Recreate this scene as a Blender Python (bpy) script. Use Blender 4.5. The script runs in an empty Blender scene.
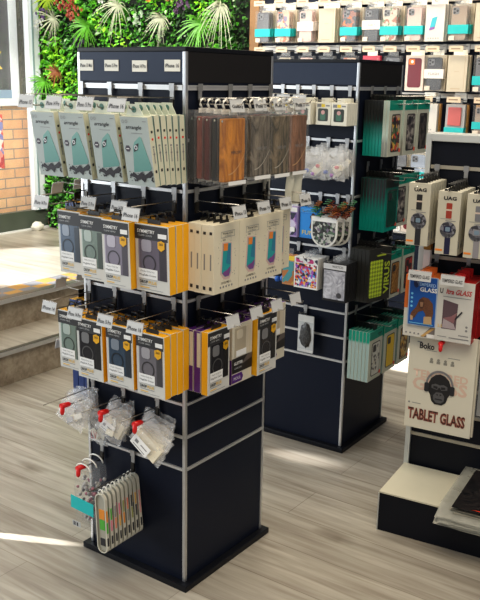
import bpy, bmesh, math, random
from mathutils import Vector, Matrix, noise
random.seed(7)
S = bpy.context.scene
COL = S.collection
pi = math.pi

# ------------------------------------------------------------------ materials
_M = {}
def mat(name, col, rough=.5, metal=0, var=.06, scale=25, bump=0, spec=.5, emit=0):
    if name in _M: return _M[name]
    m = bpy.data.materials.new(name); m.use_nodes = True
    nt = m.node_tree; b = nt.nodes['Principled BSDF']
    b.inputs['Roughness'].default_value = rough; b.inputs['Metallic'].default_value = metal
    b.inputs['Specular IOR Level'].default_value = spec
    tc = nt.nodes.new('ShaderNodeTexCoord'); nz = nt.nodes.new('ShaderNodeTexNoise')
    nz.inputs['Scale'].default_value = scale; nz.inputs['Detail'].default_value = 3
    nt.links.new(tc.outputs['Object'], nz.inputs['Vector'])
    mx = nt.nodes.new('ShaderNodeMix'); mx.data_type = 'RGBA'
    nt.links.new(nz.outputs['Fac'], mx.inputs['Factor'])
    mx.inputs['A'].default_value = [max(0, c*(1-var)) for c in col]+[1]
    mx.inputs['B'].default_value = [min(1, c*(1+var)) for c in col]+[1]
    nt.links.new(mx.outputs['Result'], b.inputs['Base Color'])
    if bump:
        bp = nt.nodes.new('ShaderNodeBump'); bp.inputs['Strength'].default_value = bump; bp.inputs['Distance'].default_value = .004
        nt.links.new(nz.outputs['Fac'], bp.inputs['Height']); nt.links.new(bp.outputs['Normal'], b.inputs['Normal'])
    _M[name] = m; return m

def clear(name, col=(.9, .92, .92), solid=.25, rough=.12):
    """thin clear plastic: mostly see-through, some white haze and gloss"""
    if name in _M: return _M[name]
    m = bpy.data.materials.new(name); m.use_nodes = True
    nt = m.node_tree; b = nt.nodes['Principled BSDF']; out = nt.nodes['Material Output']
    b.inputs['Base Color'].default_value = (*col, 1); b.inputs['Roughness'].default_value = rough
    tr = nt.nodes.new('ShaderNodeBsdfTransparent'); tr.inputs['Color'].default_value = (.97, .97, .97, 1)
    mx = nt.nodes.new('ShaderNodeMixShader')
    nz = nt.nodes.new('ShaderNodeTexNoise'); nz.inputs['Scale'].default_value = 12
    mr = nt.nodes.new('ShaderNodeMapRange'); mr.inputs['To Min'].default_value = solid*.55; mr.inputs['To Max'].default_value = solid*1.45
    tc = nt.nodes.new('ShaderNodeTexCoord'); nt.links.new(tc.outputs['Object'], nz.inputs['Vector'])
    nt.links.new(nz.outputs['Fac'], mr.inputs['Value']); nt.links.new(mr.outputs['Result'], mx.inputs['Fac'])
    nt.links.new(tr.outputs[0], mx.inputs[1]); nt.links.new(b.outputs[0], mx.inputs[2]); nt.links.new(mx.outputs[0], out.inputs['Surface'])
    _M[name] = m; return m

def gradient_z(name, c0, c1, z0, z1, rough=.45):
    """print that runs from one ink to another up the height of a box"""
    if name in _M: return _M[name]
    m = mat(name, c0, rough); nt = m.node_tree; b = nt.nodes['Principled BSDF']
    tc = nt.nodes.new('ShaderNodeTexCoord'); sx = nt.nodes.new('ShaderNodeSeparateXYZ'); nt.links.new(tc.outputs['Object'], sx.inputs[0])
    mr = nt.nodes.new('ShaderNodeMapRange'); mr.inputs['From Min'].default_value = z0; mr.inputs['From Max'].default_value = z1
    nt.links.new(sx.outputs['Z'], mr.inputs['Value'])
    mx = nt.nodes.new('ShaderNodeMix'); mx.data_type = 'RGBA'; mx.inputs['A'].default_value = (*c0, 1); mx.inputs['B'].default_value = (*c1, 1)
    nt.links.new(mr.outputs['Result'], mx.inputs['Factor']); nt.links.new(mx.outputs['Result'], b.inputs['Base Color'])
    return m

def speckle(name, cols, scale=60, rough=.35, contrast=True):
    """busy printed pattern made of voronoi cells in the given inks"""
    if name in _M: return _M[name]
    m = mat(name, cols[0], rough); nt = m.node_tree; b = nt.nodes['Principled BSDF']
    tc = nt.nodes.new('ShaderNodeTexCoord'); v = nt.nodes.new('ShaderNodeTexVoronoi'); v.inputs['Scale'].default_value = scale
    nt.links.new(tc.outputs['Object'], v.inputs['Vector'])
    sp = nt.nodes.new('ShaderNodeSeparateColor'); nt.links.new(v.outputs['Color'], sp.inputs[0])
    cr = nt.nodes.new('ShaderNodeValToRGB'); cr.color_ramp.interpolation = 'CONSTANT' if contrast else 'LINEAR'
    el = cr.color_ramp.elements
    while len(el) < len(cols): el.new(.5)
    for i, c in enumerate(cols):
        el[i].position = i/len(cols); el[i].color = (*c, 1)
    nt.links.new(sp.outputs[0], cr.inputs[0]); nt.links.new(cr.outputs[0], b.inputs['Base Color'])
    return m

def streak(name, c0, c1, sc=(60, 60, 6), rough=.35, dist=3):
    """streaky leather or pearl lustre running up the piece"""
    if name in _M: return _M[name]
    m = mat(name, c0, rough); nt = m.node_tree; b = nt.nodes['Principled BSDF']
    tc = nt.nodes.new('ShaderNodeTexCoord'); mp = nt.nodes.new('ShaderNodeMapping'); mp.inputs['Scale'].default_value = sc
    nt.links.new(tc.outputs['Object'], mp.inputs[0]); n = nt.nodes.new('ShaderNodeTexNoise'); n.inputs['Scale'].default_value = 1
    n.inputs['Detail'].default_value = 4; n.inputs['Distortion'].default_value = dist
    nt.links.new(mp.outputs[0], n.inputs['Vector'])
    cr = nt.nodes.new('ShaderNodeValToRGB'); cr.color_ramp.elements[0].position = .35; cr.color_ramp.elements[1].position = .65
    cr.color_ramp.elements[0].color = (*c0, 1); cr.color_ramp.elements[1].color = (*c1, 1)
    nt.links.new(n.outputs['Fac'], cr.inputs[0]); nt.links.new(cr.outputs[0], b.inputs['Base Color'])
    return m

def wood_mat(name, dark, light, planks=True):
    m = bpy.data.materials.new(name); m.use_nodes = True; nt = m.node_tree; b = nt.nodes['Principled BSDF']
    b.inputs['Roughness'].default_value = .28
    L = nt.links.new
    tc = nt.nodes.new('ShaderNodeTexCoord')
    mp = nt.nodes.new('ShaderNodeMapping'); mp.inputs['Scale'].default_value = (2.6, 46, 46); L(tc.outputs['Object'], mp.inputs[0])
    n = nt.nodes.new('ShaderNodeTexNoise'); n.inputs['Scale'].default_value = 1; n.inputs['Detail'].default_value = 6; n.inputs['Distortion'].default_value = .6
    L(mp.outputs[0], n.inputs['Vector'])
    mp2 = nt.nodes.new('ShaderNodeMapping'); mp2.inputs['Scale'].default_value = (1.4, 9, 9); L(tc.outputs['Object'], mp2.inputs[0])
    n2 = nt.nodes.new('ShaderNodeTexNoise'); n2.inputs['Scale'].default_value = 1.3; n2.inputs['Detail'].default_value = 3; L(mp2.outputs[0], n2.inputs['Vector'])
    add = nt.nodes.new('ShaderNodeMath'); add.operation = 'ADD'; L(n.outputs['Fac'], add.inputs[0]); L(n2.outputs['Fac'], add.inputs[1])
    cr = nt.nodes.new('ShaderNodeValToRGB')
    cr.color_ramp.elements[0].position = .30; cr.color_ramp.elements[0].color = (*dark, 1)
    cr.color_ramp.elements[1].position = .62; cr.color_ramp.elements[1].color = (*light, 1)
    hf = nt.nodes.new('ShaderNodeMath'); hf.operation = 'MULTIPLY'; hf.inputs[1].default_value = .5; L(add.outputs[0], hf.inputs[0]); L(hf.outputs[0], cr.inputs[0])
    base = cr.outputs[0]
    kn = nt.nodes.new('ShaderNodeTexVoronoi'); kn.inputs['Scale'].default_value = 1.0
    mp3 = nt.nodes.new('ShaderNodeMapping'); mp3.inputs['Scale'].default_value = (1.5, 4.2, 4.2); L(tc.outputs['Object'], mp3.inputs[0])
    n3 = nt.nodes.new('ShaderNodeTexNoise'); n3.inputs['Scale'].default_value = 14; L(tc.outputs['Object'], n3.inputs['Vector'])
    ad3 = nt.nodes.new('ShaderNodeVectorMath'); ad3.operation = 'MULTIPLY_ADD'; ad3.inputs[1].default_value = (.12, .12, .12); L(n3.outputs['Color'], ad3.inputs[0]); L(mp3.outputs[0], ad3.inputs[2])
    L(ad3.outputs[0], kn.inputs['Vector'])
    kr = nt.nodes.new('ShaderNodeValToRGB'); kr.color_ramp.elements[0].position = .04; kr.color_ramp.elements[0].color = (.48, .43, .38, 1)
    kr.color_ramp.elements[1].position = .17; kr.color_ramp.elements[1].color = (1, 1, 1, 1); L(kn.outputs['Distance'], kr.inputs[0])
    km = nt.nodes.new('ShaderNodeMix'); km.data_type = 'RGBA'; km.blend_type = 'MULTIPLY'; km.inputs['Factor'].default_value = .8
    L(base, km.inputs['A']); L(kr.outputs[0], km.inputs['B']); base = km.outputs['Result']
    if planks:
        br = nt.nodes.new('ShaderNodeTexBrick'); br.offset = .37
        br.inputs['Scale'].default_value = 1; br.inputs['Brick Width'].default_value = 1.3; br.inputs['Row Height'].default_value = .19
        br.inputs['Mortar Size'].default_value = .0016; br.inputs['Mortar Smooth'].default_value = .3
        br.inputs['Color1'].default_value = (1, 1, 1, 1); br.inputs['Color2'].default_value = (.84, .83, .82, 1); br.inputs['Mortar'].default_value = (.62, .60, .57, 1)
        L(tc.outputs['Object'], br.inputs['Vector'])
        mu = nt.nodes.new('ShaderNodeMix'); mu.data_type = 'RGBA'; mu.blend_type = 'MULTIPLY'; mu.inputs['Factor'].default_value = 1
        L(base, mu.inputs['A']); L(br.outputs['Color'], mu.inputs['B']); base = mu.outputs['Result']
    L(base, b.inputs['Base Color'])
    return m

navy = mat('navy_laminate', (.010, .014, .028), .42, var=.04, spec=.22)
black = mat('black_plinth', (.009, .010, .014), .4, spec=.3)
alu = mat('brushed_aluminium', (.62, .63, .64), .32, .85, scale=90)
silver = mat('rail_silver', (.66, .66, .66), .35, .6)
steel = mat('hook_steel', (.30, .28, .25), .3, .9)
chrome = mat('bright_wire', (.72, .70, .65), .25, .85)
white = mat('white_card', (.82, .82, .80), .55, var=.02)
paper = mat('ticket_paper', (.52, .53, .53), .6, var=.05)
cream = mat('cream_card', (.71, .655, .51), .55, var=.03)
ink = mat('dark_ink', (.03, .03, .035), .5)
greyink = mat('grey_ink', (.25, .25, .25), .5)
red = mat('red_plastic', (.70, .02, .02), .3)
whiteplastic = mat('white_plastic', (.85, .83, .76), .35, var=.02)
clearbag = clear('clear_bag', solid=.055, rough=.05)
clearbag2 = clear('hazy_bag', (.92, .93, .93), solid=.24, rough=.07)
clearbox = clear('clear_blister', (.70, .72, .74), solid=.16)
teal = mat('teal_band', (.02, .52, .52), .45)

# ------------------------------------------------------------------ mesh builder
class MB:
    def __init__(s): s.v = []; s.f = []; s.m = []; s.sm = []
    def face(s, pts, m=0, smooth=False):
        i = len(s.v); s.v += [tuple(p) for p in pts]; s.f.append(tuple(range(i, i+len(pts)))); s.m.append(m); s.sm.append(smooth)
    def box(s, x0, x1, y0, y1, z0, z1, m=0, front=None, top=None):
        a = [(x0, y0, z0), (x1, y0, z0), (x1, y1, z0), (x0, y1, z0), (x0, y0, z1), (x1, y0, z1), (x1, y1, z1), (x0, y1, z1)]
        i = len(s.v); s.v += a
        F = [(0, 1, 5, 4), (1, 2, 6, 5), (2, 3, 7, 6), (3, 0, 4, 7), (4, 5, 6, 7), (3, 2, 1, 0)]
        for k, f in enumerate(F):
            s.f.append(tuple(i+j for j in f)); s.sm.append(False)
            s.m.append(front if (k == 0 and front is not None) else top if (k == 4 and top is not None) else m)
    def prism(s, poly, y0, y1, m=0, side=None):
        """poly: list of (x,z) counter-clockwise seen from the front (-y)"""
        side = m if side is None else side
        n = len(poly); i = len(s.v)
        s.v += [(x, y0, z) for x, z in poly]+[(x, y1, z) for x, z in poly]
        s.f.append(tuple(i+k for k in range(n))); s.m.append(m); s.sm.append(False)
        s.f.append(tuple(i+n+k for k in reversed(range(n)))); s.m.append(side); s.sm.append(False)
        for k in range(n):
            j = (k+1) % n
            s.f.append((i+k, i+n+k, i+n+j, i+j)); s.m.append(side); s.sm.append(False)
    def flat(s, poly, y=0, m=0): s.face([(x, y, z) for x, z in poly], m)
    def ring(s, cx, cz, r0, r1, y=0, m=0, n=24, sx=1, sz=1, y1=None):
        for k in range(n):
            a, b = 2*pi*k/n, 2*pi*(k+1)/n
            s.face([(cx+sx*r0*math.cos(a), y, cz+sz*r0*math.sin(a)), (cx+sx*r1*math.cos(a), y, cz+sz*r1*math.sin(a)),
                    (cx+sx*r1*math.cos(b), y, cz+sz*r1*math.sin(b)), (cx+sx*r0*math.cos(b), y, cz+sz*r0*math.sin(b))], m)
    def tube(s, path, r, m=0, n=7):
        P_ = [Vector(p) for p in path]; rings = []
        for k, p in enumerate(P_):
            d = (P_[min(k+1, len(P_)-1)]-P_[max(k-1, 0)]).normalized()
            a = d.cross(Vector((0, 0, 1)) if abs(d.z) < .9 else Vector((1, 0, 0))).normalized(); b = d.cross(a)
            i = len(s.v); rr = r[k] if isinstance(r, (list, tuple)) else r
            s.v += [tuple(p+(a*math.cos(2*pi*j/n)+b*math.sin(2*pi*j/n))*rr) for j in range(n)]; rings.append(i)
        for q, w in zip(rings, rings[1:]):
            for j in range(n):
                s.f.append((q+j, q+(j+1) % n, w+(j+1) % n, w+j)); s.m.append(m); s.sm.append(True)
        s.f.append(tuple(rings[0]+j for j in reversed(range(n)))); s.m.append(m); s.sm.append(False)
        s.f.append(tuple(rings[-1]+j for j in range(n))); s.m.append(m); s.sm.append(False)
    def ball(s, c, r, m=0, nu=14, nv=9, jit=0, seed=0):
        rx, ry, rz = r if isinstance(r, tuple) else (r, r, r); i = len(s.v)
        for a in range(nv+1):
            th = pi*a/nv
            for b in range(nu):
                ph = 2*pi*b/nu; d = Vector((math.sin(th)*math.cos(ph), math.sin(th)*math.sin(ph), math.cos(th)))
                k = 1+jit*(noise.noise(d*2.3+Vector((seed, 0, 0)))+.6*noise.noise(d*6+Vector((0, seed, 0))))
                s.v.append((c[0]+rx*d.x*k, c[1]+ry*d.y*k, c[2]+rz*d.z*k))
        for a in range(nv):
            for b in range(nu):
                s.f.append((i+a*nu+b, i+(a+1)*nu+b, i+(a+1)*nu+(b+1) % nu, i+a*nu+(b+1) % nu)); s.m.append(m); s.sm.append(True)
    def mesh(s, name, mats, bevel=0, weld=False):
        me = bpy.data.meshes.new(name); me.from_pydata(s.v, [], s.f)
        for m in mats: me.materials.append(m)
        me.polygons.foreach_set('material_index', s.m); me.polygons.foreach_set('use_smooth', s.sm)
        bm = bmesh.new(); bm.from_mesh(me)
        if weld: bmesh.ops.remove_doubles(bm, verts=bm.verts, dist=1e-5)
        if bevel:
            bmesh.ops.remove_doubles(bm, verts=bm.verts, dist=1e-6)
            bmesh.ops.bevel(bm, geom=[e for e in bm.edges if e.is_manifold and e.calc_face_angle() > .6], offset=bevel, segments=2, affect='EDGES', profile=.6)
        bm.normal_update(); bm.to_mesh(me); bm.free()
        return me

def rrect(x0, x1, z0, z1, r, n=4):
    out = []
    for cx, cz, a0 in ((x1-r, z0+r, -pi/2), (x1-r, z1-r, 0), (x0+r, z1-r, pi/2), (x0+r, z0+r, pi)):
        for k in range(n+1):
            a = a0+pi/2*k/n; out.append((cx+r*math.cos(a), cz+r*math.sin(a)))
    return out
def rect(x0, x1, z0, z1): return [(x0, z0), (x1, z0), (x1, z1), (x0, z1)]
def circ(cx, cz, r, n=20, sz=1): return [(cx+r*math.cos(2*pi*k/n), cz+sz*r*math.sin(2*pi*k/n)) for k in range(n)]

_cache = {}
def part(parent, name, key, fn, mats, loc=(0, 0, 0), rot=None, bevel=0, label=None, weld=False):
    """a mesh of its own under its thing; parts of equal shape share one mesh"""
    k = (name, key)
    if k not in _cache:
        b = MB(); fn(b); _cache[k] = b.mesh(name, mats if isinstance(mats, (list, tuple)) else [mats], bevel, weld)
    o = bpy.data.objects.new(name, _cache[k]); COL.objects.link(o)
    if parent is not None: o.parent = parent
    o.location = loc
    if rot: o.rotation_euler = rot
    if label: o['label'] = label
    return o

_txt = {}
def text(parent, s, x, y, z, w=None, h=None, m=None, name='printed_text', rot=0, shear=0, bold=0):
    """lettering as flat mesh standing in the front plane, centred on (x, z)"""
    k = (s, m.name, shear, bold)
    if k not in _txt:
        c = bpy.data.curves.new('letters', 'FONT'); c.body = s; c.resolution_u = 2; c.shear = shear; c.offset = bold
        t = bpy.data.objects.new('letters', c); COL.objects.link(t)
        bpy.context.view_layer.update()
        me = bpy.data.meshes.new_from_object(t.evaluated_get(bpy.context.evaluated_depsgraph_get()))
        bpy.data.objects.remove(t); bpy.data.curves.remove(c)
        xs = [v.co.x for v in me.vertices]; ys = [v.co.y for v in me.vertices]
        cx, cy = (min(xs)+max(xs))/2, (min(ys)+max(ys))/2
        for v in me.vertices: v.co = (v.co.x-cx, 0, v.co.y-cy)
        me.materials.clear(); me.materials.append(m); me.name = name
        _txt[k] = (me, max(xs)-min(xs), max(ys)-min(ys))
    me, W, H = _txt[k]
    o = bpy.data.objects.new(name, me); COL.objects.link(o); o.parent = parent
    sx = w/W if w else h/H; sz = h/H if h else sx
    o.scale = (sx, 1, sz); o.location = (x, y, z); o.rotation_euler = (0, rot, 0)
    return o

_seen = {}
PLURAL = {'price_hook': 'price hooks', 'phone_case_box': 'phone case boxes', 'bagged_accessory': 'bagged accessories', 'clear_phone_case': 'slim clear cases', 'wallet_phone_case': 'leather wallet cases',
          'earbud_case_box': 'earbud case boxes', 'gadget_box': 'gadget boxes', 'gadget_pouch': 'gadget pouches', 'watch_strap_box': 'watch strap boxes', 'screen_glass_box': 'screen glass boxes',
          'phone_case_pack': 'phone case packs', 'spiky_plant': 'spiky plants', 'grassy_plant': 'grassy plants', 'flower_cluster': 'flower clusters', 'flat_bag': 'flat bags on the step', 'display_tower': 'slatwall display towers'}
def tag(o, label, cat, group=None, kind=None, where=''):
    if group is None and label:
        pl = PLURAL.get(o.name.split('.')[0])
        if pl: o['group'] = pl+(' on '+where if where else '')
    if label:
        n = len(label.split()); assert 4 <= n <= 16, (n, label)
        if label in _seen and not group: print('DUPLICATE LABEL', label)
        _seen[label] = 1
        o['label'] = label
    if cat: o['category'] = cat
    if group: o['group'] = group
    if kind: o['kind'] = kind
    return o

def empty(name, loc=(0, 0, 0), rot=(0, 0, 0)):
    o = bpy.data.objects.new(name, None); COL.objects.link(o); o.empty_display_size = .05
    o.location = loc; o.rotation_euler = rot; o.rotation_mode = 'XYZ'; return o

# ------------------------------------------------------------------ fixture frames (metres)
W1 = .6198; W2 = .5979; W3 = .5078
FX = {1: (-.1494, 2.2417, W1, .3834, .395), 2: (.4218, 3.2324, W2, .3787, .3801), 3: (.4814, 2.6033, W3, 0, .2682)}
def frame(k):
    i = int(k[1]); x, y, w, wd, d = FX[i]; o = Vector((x, y, 0))
    L = Vector((-math.cos(w), math.sin(w), 0)); R = Vector((math.sin(w), math.cos(w), 0))
    if k[0] == 'L': return o, L, -R, -w
    if k[0] == 'R': return o, R, -L, pi/2-w
    if k[0] == 'B': return o+L*wd, R, L, -(pi/2+w)
    if k[0] == 'F': return o+R*d, -L, -R, -w
    if k[0] == 'W': return o+R*2.70, L, -R, -w          # the back wall, seen like the tower's left face
def P(k, u, n, z):
    o, uu, nn, _ = frame(k); return o+uu*u+nn*n+Vector((0, 0, z))
def RP(u, m, z):                                        # room coordinates along the first tower's axes
    o, uu, nn, _ = frame('L1'); return o+uu*u-nn*m+Vector((0, 0, z))
PLACE = {'L1': "near tower's left face", 'R1': "near tower's right face", 'L2': "far tower's left face", 'R2': "far tower's right face",
         'F3': "the right-hand stand", 'B1': "near tower's far-left face", 'W1': 'the back wall'}
def thing(name, label, cat, k, u, n, z, tilt=0, yaw=0, roll=0, group=None):
    o = empty(name, P(k, u, n, z), (tilt, roll, frame(k)[3]+yaw))
    return tag(o, label, cat, group, where=PLACE[k])
def struct(name, b, mats, loc=(0, 0, 0), rz=0, bevel=0):
    o = part(None, name, name, b, mats, loc, (0, 0, rz), bevel); o['kind'] = 'structure'; return o

HW = {1: ['only'], 2: ['left', 'right'], 3: ['left', 'middle', 'right'], 4: ['leftmost', 'second', 'third', 'rightmost'], 5: ['leftmost', 'second', 'third', 'fourth', 'rightmost']}
DW = ['front', 'second-deep', 'third-deep', 'fourth-deep', 'fifth-deep', 'sixth-deep', 'seventh-deep', 'eighth-deep', 'ninth-deep']

# ------------------------------------------------------------------ room shell
ang = -W1
floor_m = wood_mat('greige_oak_planks', (.235, .20, .158), (.50, .468, .402))
plat_m = wood_mat('platform_oak', (.27, .23, .18), (.50, .46, .39))
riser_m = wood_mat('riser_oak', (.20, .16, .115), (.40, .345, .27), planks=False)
O1 = Vector((FX[1][0], FX[1][1], 0))
# in the room's local frame x runs to the right along the back wall, y runs away towards it
struct('floor', lambda b: b.box(-6, 5, -5, 3, -.05, 0), [floor_m], O1, ang)
def steps(b):
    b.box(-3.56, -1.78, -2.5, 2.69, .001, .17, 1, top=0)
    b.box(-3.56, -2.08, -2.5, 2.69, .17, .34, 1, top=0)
struct('trim_1', steps, [plat_m, riser_m], O1, ang)
def nosing(b):
    b.box(-1.80, -1.765, -2.5, 2.68, .166, .176, 0); b.box(-1.768, -1.76, -2.5, 2.68, .156, .176, 1)
    b.box(-2.10, -2.045, -2.5, 2.68, .336, .346, 0); b.box(-2.05, -2.04, -2.5, 2.68, .322, .345, 1)
nos = mat('nosing_metal', (.16, .15, .12), .4, .6)
struct('trim_2', nosing, [nos, alu], O1, ang)
# back wall: slatwall panel on the right, dark backing behind the planting on the left
darkwall = mat('dark_wall_backing', (.02, .025, .02), .8)
struct('wall_back', lambda b: b.box(-1.66, 3.5, 2.70, 2.76, 0, 3.0), [navy], O1, ang)
struct('wall_garden', lambda b: b.box(-3.6, -1.66, 2.72, 2.78, 0, 3.0), [darkwall], O1, ang)
woodtrim = mat('brown_wood_trim', (.28, .15, .06), .5, var=.25, scale=12)
struct('trim_3', lambda b: b.box(-1.68, -1.615, 2.66, 2.70, 0, 3.0), [woodtrim], O1, ang)
def rails(b):
    for z in (.16, .40, .65, .90, 1.15, 1.405, 1.655, 1.895, 2.14):
        b.box(-1.6, 3.4, 2.688, 2.70, z-.012, z+.012)
backrail = mat('back_rail', (.60, .56, .50), .4, .4)
struct('trim_4', rails, [backrail], O1, ang)
# left wall: window with a dark sill panel, white aluminium post, glass
sill_m = mat('dark_green_sill', (.085, .10, .08), .35, var=.25, scale=4)
struct('wall_left', lambda b: (b.box(-3.62, -3.57, .2, 2.69, .34, .485)), [sill_m], O1, ang)
struct('baseboard_left', lambda b: b.box(-3.57, -3.555, .2, 2.69, .34, .352), [mat('white_bead', (.7, .7, .68), .5)], O1, ang)
whitealu = mat('white_window_frame', (.72, .76, .80), .35, var=.06, scale=8)
def winframe(b):
    b.box(-3.60, -3.55, 2.555, 2.655, .485, 2.6, 0); b.box(-3.553, -3.545, 2.585, 2.60, .485, 2.6, 1)
    b.box(-3.60, -3.55, .2, 2.6, 2.5, 2.6, 0)
struct('trim_5', winframe, [whitealu, mat('frame_shadow_gap', (.25, .33, .34), .4)], O1, ang)
struct('trim_6', lambda b: b.box(-3.60, -3.55, 2.655, 2.719, .485, 2.9), [mat('dark_reveal', (.035, .03, .022), .7)], O1, ang)
glass = clear('window_glass', (.9, .95, .95), solid=.05, rough=.03)
struct('window_1', lambda b: b.box(-3.592, -3.588, .2, 2.555, .486, 2.5), [glass], O1, ang)

def brick_material():
    m = bpy.data.materials.new('tan_brick'); m.use_nodes = True; nt = m.node_tree; b = nt.nodes['Principled BSDF']; b.inputs['Roughness'].default_value = .85
    tc = nt.nodes.new('ShaderNodeTexCoord'); mp = nt.nodes.new('ShaderNodeMapping'); mp.inputs['Rotation'].default_value = (pi/2, 0, pi/2)
    sx = nt.nodes.new('ShaderNodeSeparateXYZ'); cb = nt.nodes.new('ShaderNodeCombineXYZ')
    nt.links.new(tc.outputs['Object'], sx.inputs[0]); nt.links.new(sx.outputs['Y'], cb.inputs['X']); nt.links.new(sx.outputs['Z'], cb.inputs['Y'])
    br = nt.nodes.new('ShaderNodeTexBrick'); br.inputs['Scale'].default_value = 1; br.inputs['Brick Width'].default_value = .185; br.inputs['Row Height'].default_value = .072
    br.inputs['Mortar Size'].default_value = .0045; br.inputs['Color1'].default_value = (.85, .53, .29, 1); br.inputs['Color2'].default_value = (.74, .40, .20, 1)
    br.inputs['Mortar'].default_value = (.30, .26, .22, 1); br.inputs['Bias'].default_value = -.1
    nt.links.new(cb.outputs[0], br.inputs['Vector'])
    n = nt.nodes.new('ShaderNodeTexNoise'); n.inputs['Scale'].default_value = 9; nt.links.new(tc.outputs['Object'], n.inputs['Vector'])
    mr = nt.nodes.new('ShaderNodeMapRange'); mr.inputs['To Min'].default_value = .8; mr.inputs['To Max'].default_value = 1.2; nt.links.new(n.outputs['Fac'], mr.inputs['Value'])
    mu = nt.nodes.new('ShaderNodeMix'); mu.data_type = 'RGBA'; mu.blend_type = 'MULTIPLY'; mu.inputs['Factor'].default_value = 1
    nt.links.new(br.outputs['Color'], mu.inputs['A']); nt.links.new(mr.outputs['Result'], mu.inputs['B']); nt.links.new(mu.outputs['Result'], b.inputs['Base Color'])
    bp = nt.nodes.new('ShaderNodeBump'); bp.inputs['Strength'].default_value = .4; bp.inputs['Distance'].default_value = .006
    nt.links.new(br.outputs['Fac'], bp.inputs['Height']); bp.invert = True; nt.links.new(bp.outputs['Normal'], b.inputs['Normal'])
    return m
struct('wall_brick', lambda b: b.box(-3.95, -3.70, 1.2, 3.0, 0, 3.0), [brick_material()], O1, ang)

# poster case on the brick outside the glass
t = empty('poster_case', RP(3.665, 2.12, 1.25), (0, 0, ang-pi/2-pi)); t.rotation_euler = (0, 0, ang+pi/2)
tag(t, 'white framed black poster case with yellow letter, on brick wall outside the window', 'poster')
# local axes: x runs towards the window post side (+m), front is -y (into the room)
def pframe(b):
    b.box(-.5, .43, 0, .03, 0, .055); b.box(.36, .43, 0, .03, .055, 1.1); b.box(-.5, -.45, 0, .03, .055, 1.1); b.box(-.45, .375, 0, .03, 1.05, 1.1)
part(t, 'frame', 'pf', pframe, [whitealu], bevel=.004)
part(t, 'poster', 'pp', lambda b: b.box(-.45, .375, .008, .02, .055, 1.05), [streak('poster_black', (.03, .03, .04), (.10, .09, .11), (3, 3, 1), .25)])
part(t, 'lower_strip', 'pl', lambda b: b.box(-.45, .375, .004, .008, .056, .115), [mat('blue_strip', (.22, .32, .45), .4)])
text(t, 'X', .215, .003, .32, h=.12, w=.14, m=mat('yellow_print', (.80, .55, .05), .5))
t = empty('dark_board', RP(3.675, 2.605, 1.27), (0, 0, ang+pi/2)); tag(t, 'dark weathered board between the poster case and white window post', 'board')
part(t, 'panel', 'db', lambda b: b.box(-.054, .10, 0, .02, 0, 1.1), [streak('weathered_board', (.02, .016, .012), (.10, .085, .05), (20, 20, 4), .6)])
part(t, 'edge_strip', 'dbe', lambda b: b.box(.045, .052, -.004, 0, 0, 1.1), [mat('brown_edge', (.10, .06, .035), .6)])
t = empty('notice_sheet', RP(3.693, 2.345, .80), (0, 0, ang+pi/2)); tag(t, 'pink and red printed notice stuck on the tan brick wall', 'notice')
part(t, 'sheet', 'ns', lambda b: b.box(-.2, .055, 0, .003, 0, .39), [speckle('notice_print', [(.75, .08, .06), (.85, .30, .25), (.90, .75, .70), (.55, .04, .05), (.25, .25, .55)], 22)])

t = empty('white_stone', RP(3.50, 2.52, .34), (0, 0, .4)); tag(t, 'rough white stone on the wooden platform under the plant wall', 'stone')
part(t, 'rock', 'rk', lambda b: b.ball((0, 0, .03), (.045, .035, .036), 0, 16, 10, .3, 3), [mat('white_rock', (.68, .66, .58), .8, var=.15, bump=.5)])
t = empty('checkered_mat', RP(2.16, .9, .341), (0, 0, ang)); tag(t, 'orange and grey checkered strip mat along the platform edge', 'mat')
def checks(b):
    for j in range(2):
        for i in range(36):
            b.box(-.09+.09*j, .09*j, -1.9+.1*i, -1.8+.1*i, 0, .004, (i+j) % 2)
part(t, 'mat', 'ck', checks, [mat('orange_check', (.40, .22, .06), .6), mat('grey_check', (.17, .17, .18), .6)])

# ------------------------------------------------------------------ plant wall
def leafquad(b, p, d, up, ln, wd, m):
    d = d.normalized(); s_ = d.cross(up).normalized()*wd; q = p+d*ln*.55+up*ln*.12; e = p+d*ln
    b.face([p, q-s_, e, q+s_], m)
def foliage(b):
    r = random.Random(3)
    for i in range(13500):
        u = r.uniform(1.70, 3.53); z = r.uniform(.36, 2.12); n = r.uniform(.015, .07)
        c = noise.noise(Vector((u*3.1, z*3.1, 2)))+.5*noise.noise(Vector((u*9, z*9, 5)))+r.uniform(-.3, .3)
        m = 0 if c < -.22 else 1 if c < .10 else 2 if c < .42 else 3
        if r.random() < .03: m = 4
        a = r.uniform(0, 2*pi); d = Vector((math.cos(a), -.55-r.random()*.6, math.sin(a)-.35))
        big = noise.noise(Vector((u*4, z*4, 9))) > .1
        ln = r.uniform(.026, .042)*(1.3 if big else .8)
        leafquad(b, Vector((-u, 2.715-n, z)), d, Vector((r.uniform(-.4, .4), -1, r.uniform(.0, .8))).normalized(), ln, ln*(.28 if big else .36), m)
greens = [mat('leaf_deep', (.012, .06, .008), .5), mat('leaf_mid', (.05, .24, .014), .45), mat('leaf_fresh', (.13, .47, .022), .45), mat('leaf_lime', (.30, .66, .03), .45), mat('leaf_pale', (.35, .50, .28), .5)]
fo = part(None, 'wall_foliage', 'fo', foliage, greens, O1, (0, 0, ang)); tag(fo, 'dense mixed green foliage covering the plant wall', 'foliage', kind='stuff')

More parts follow.
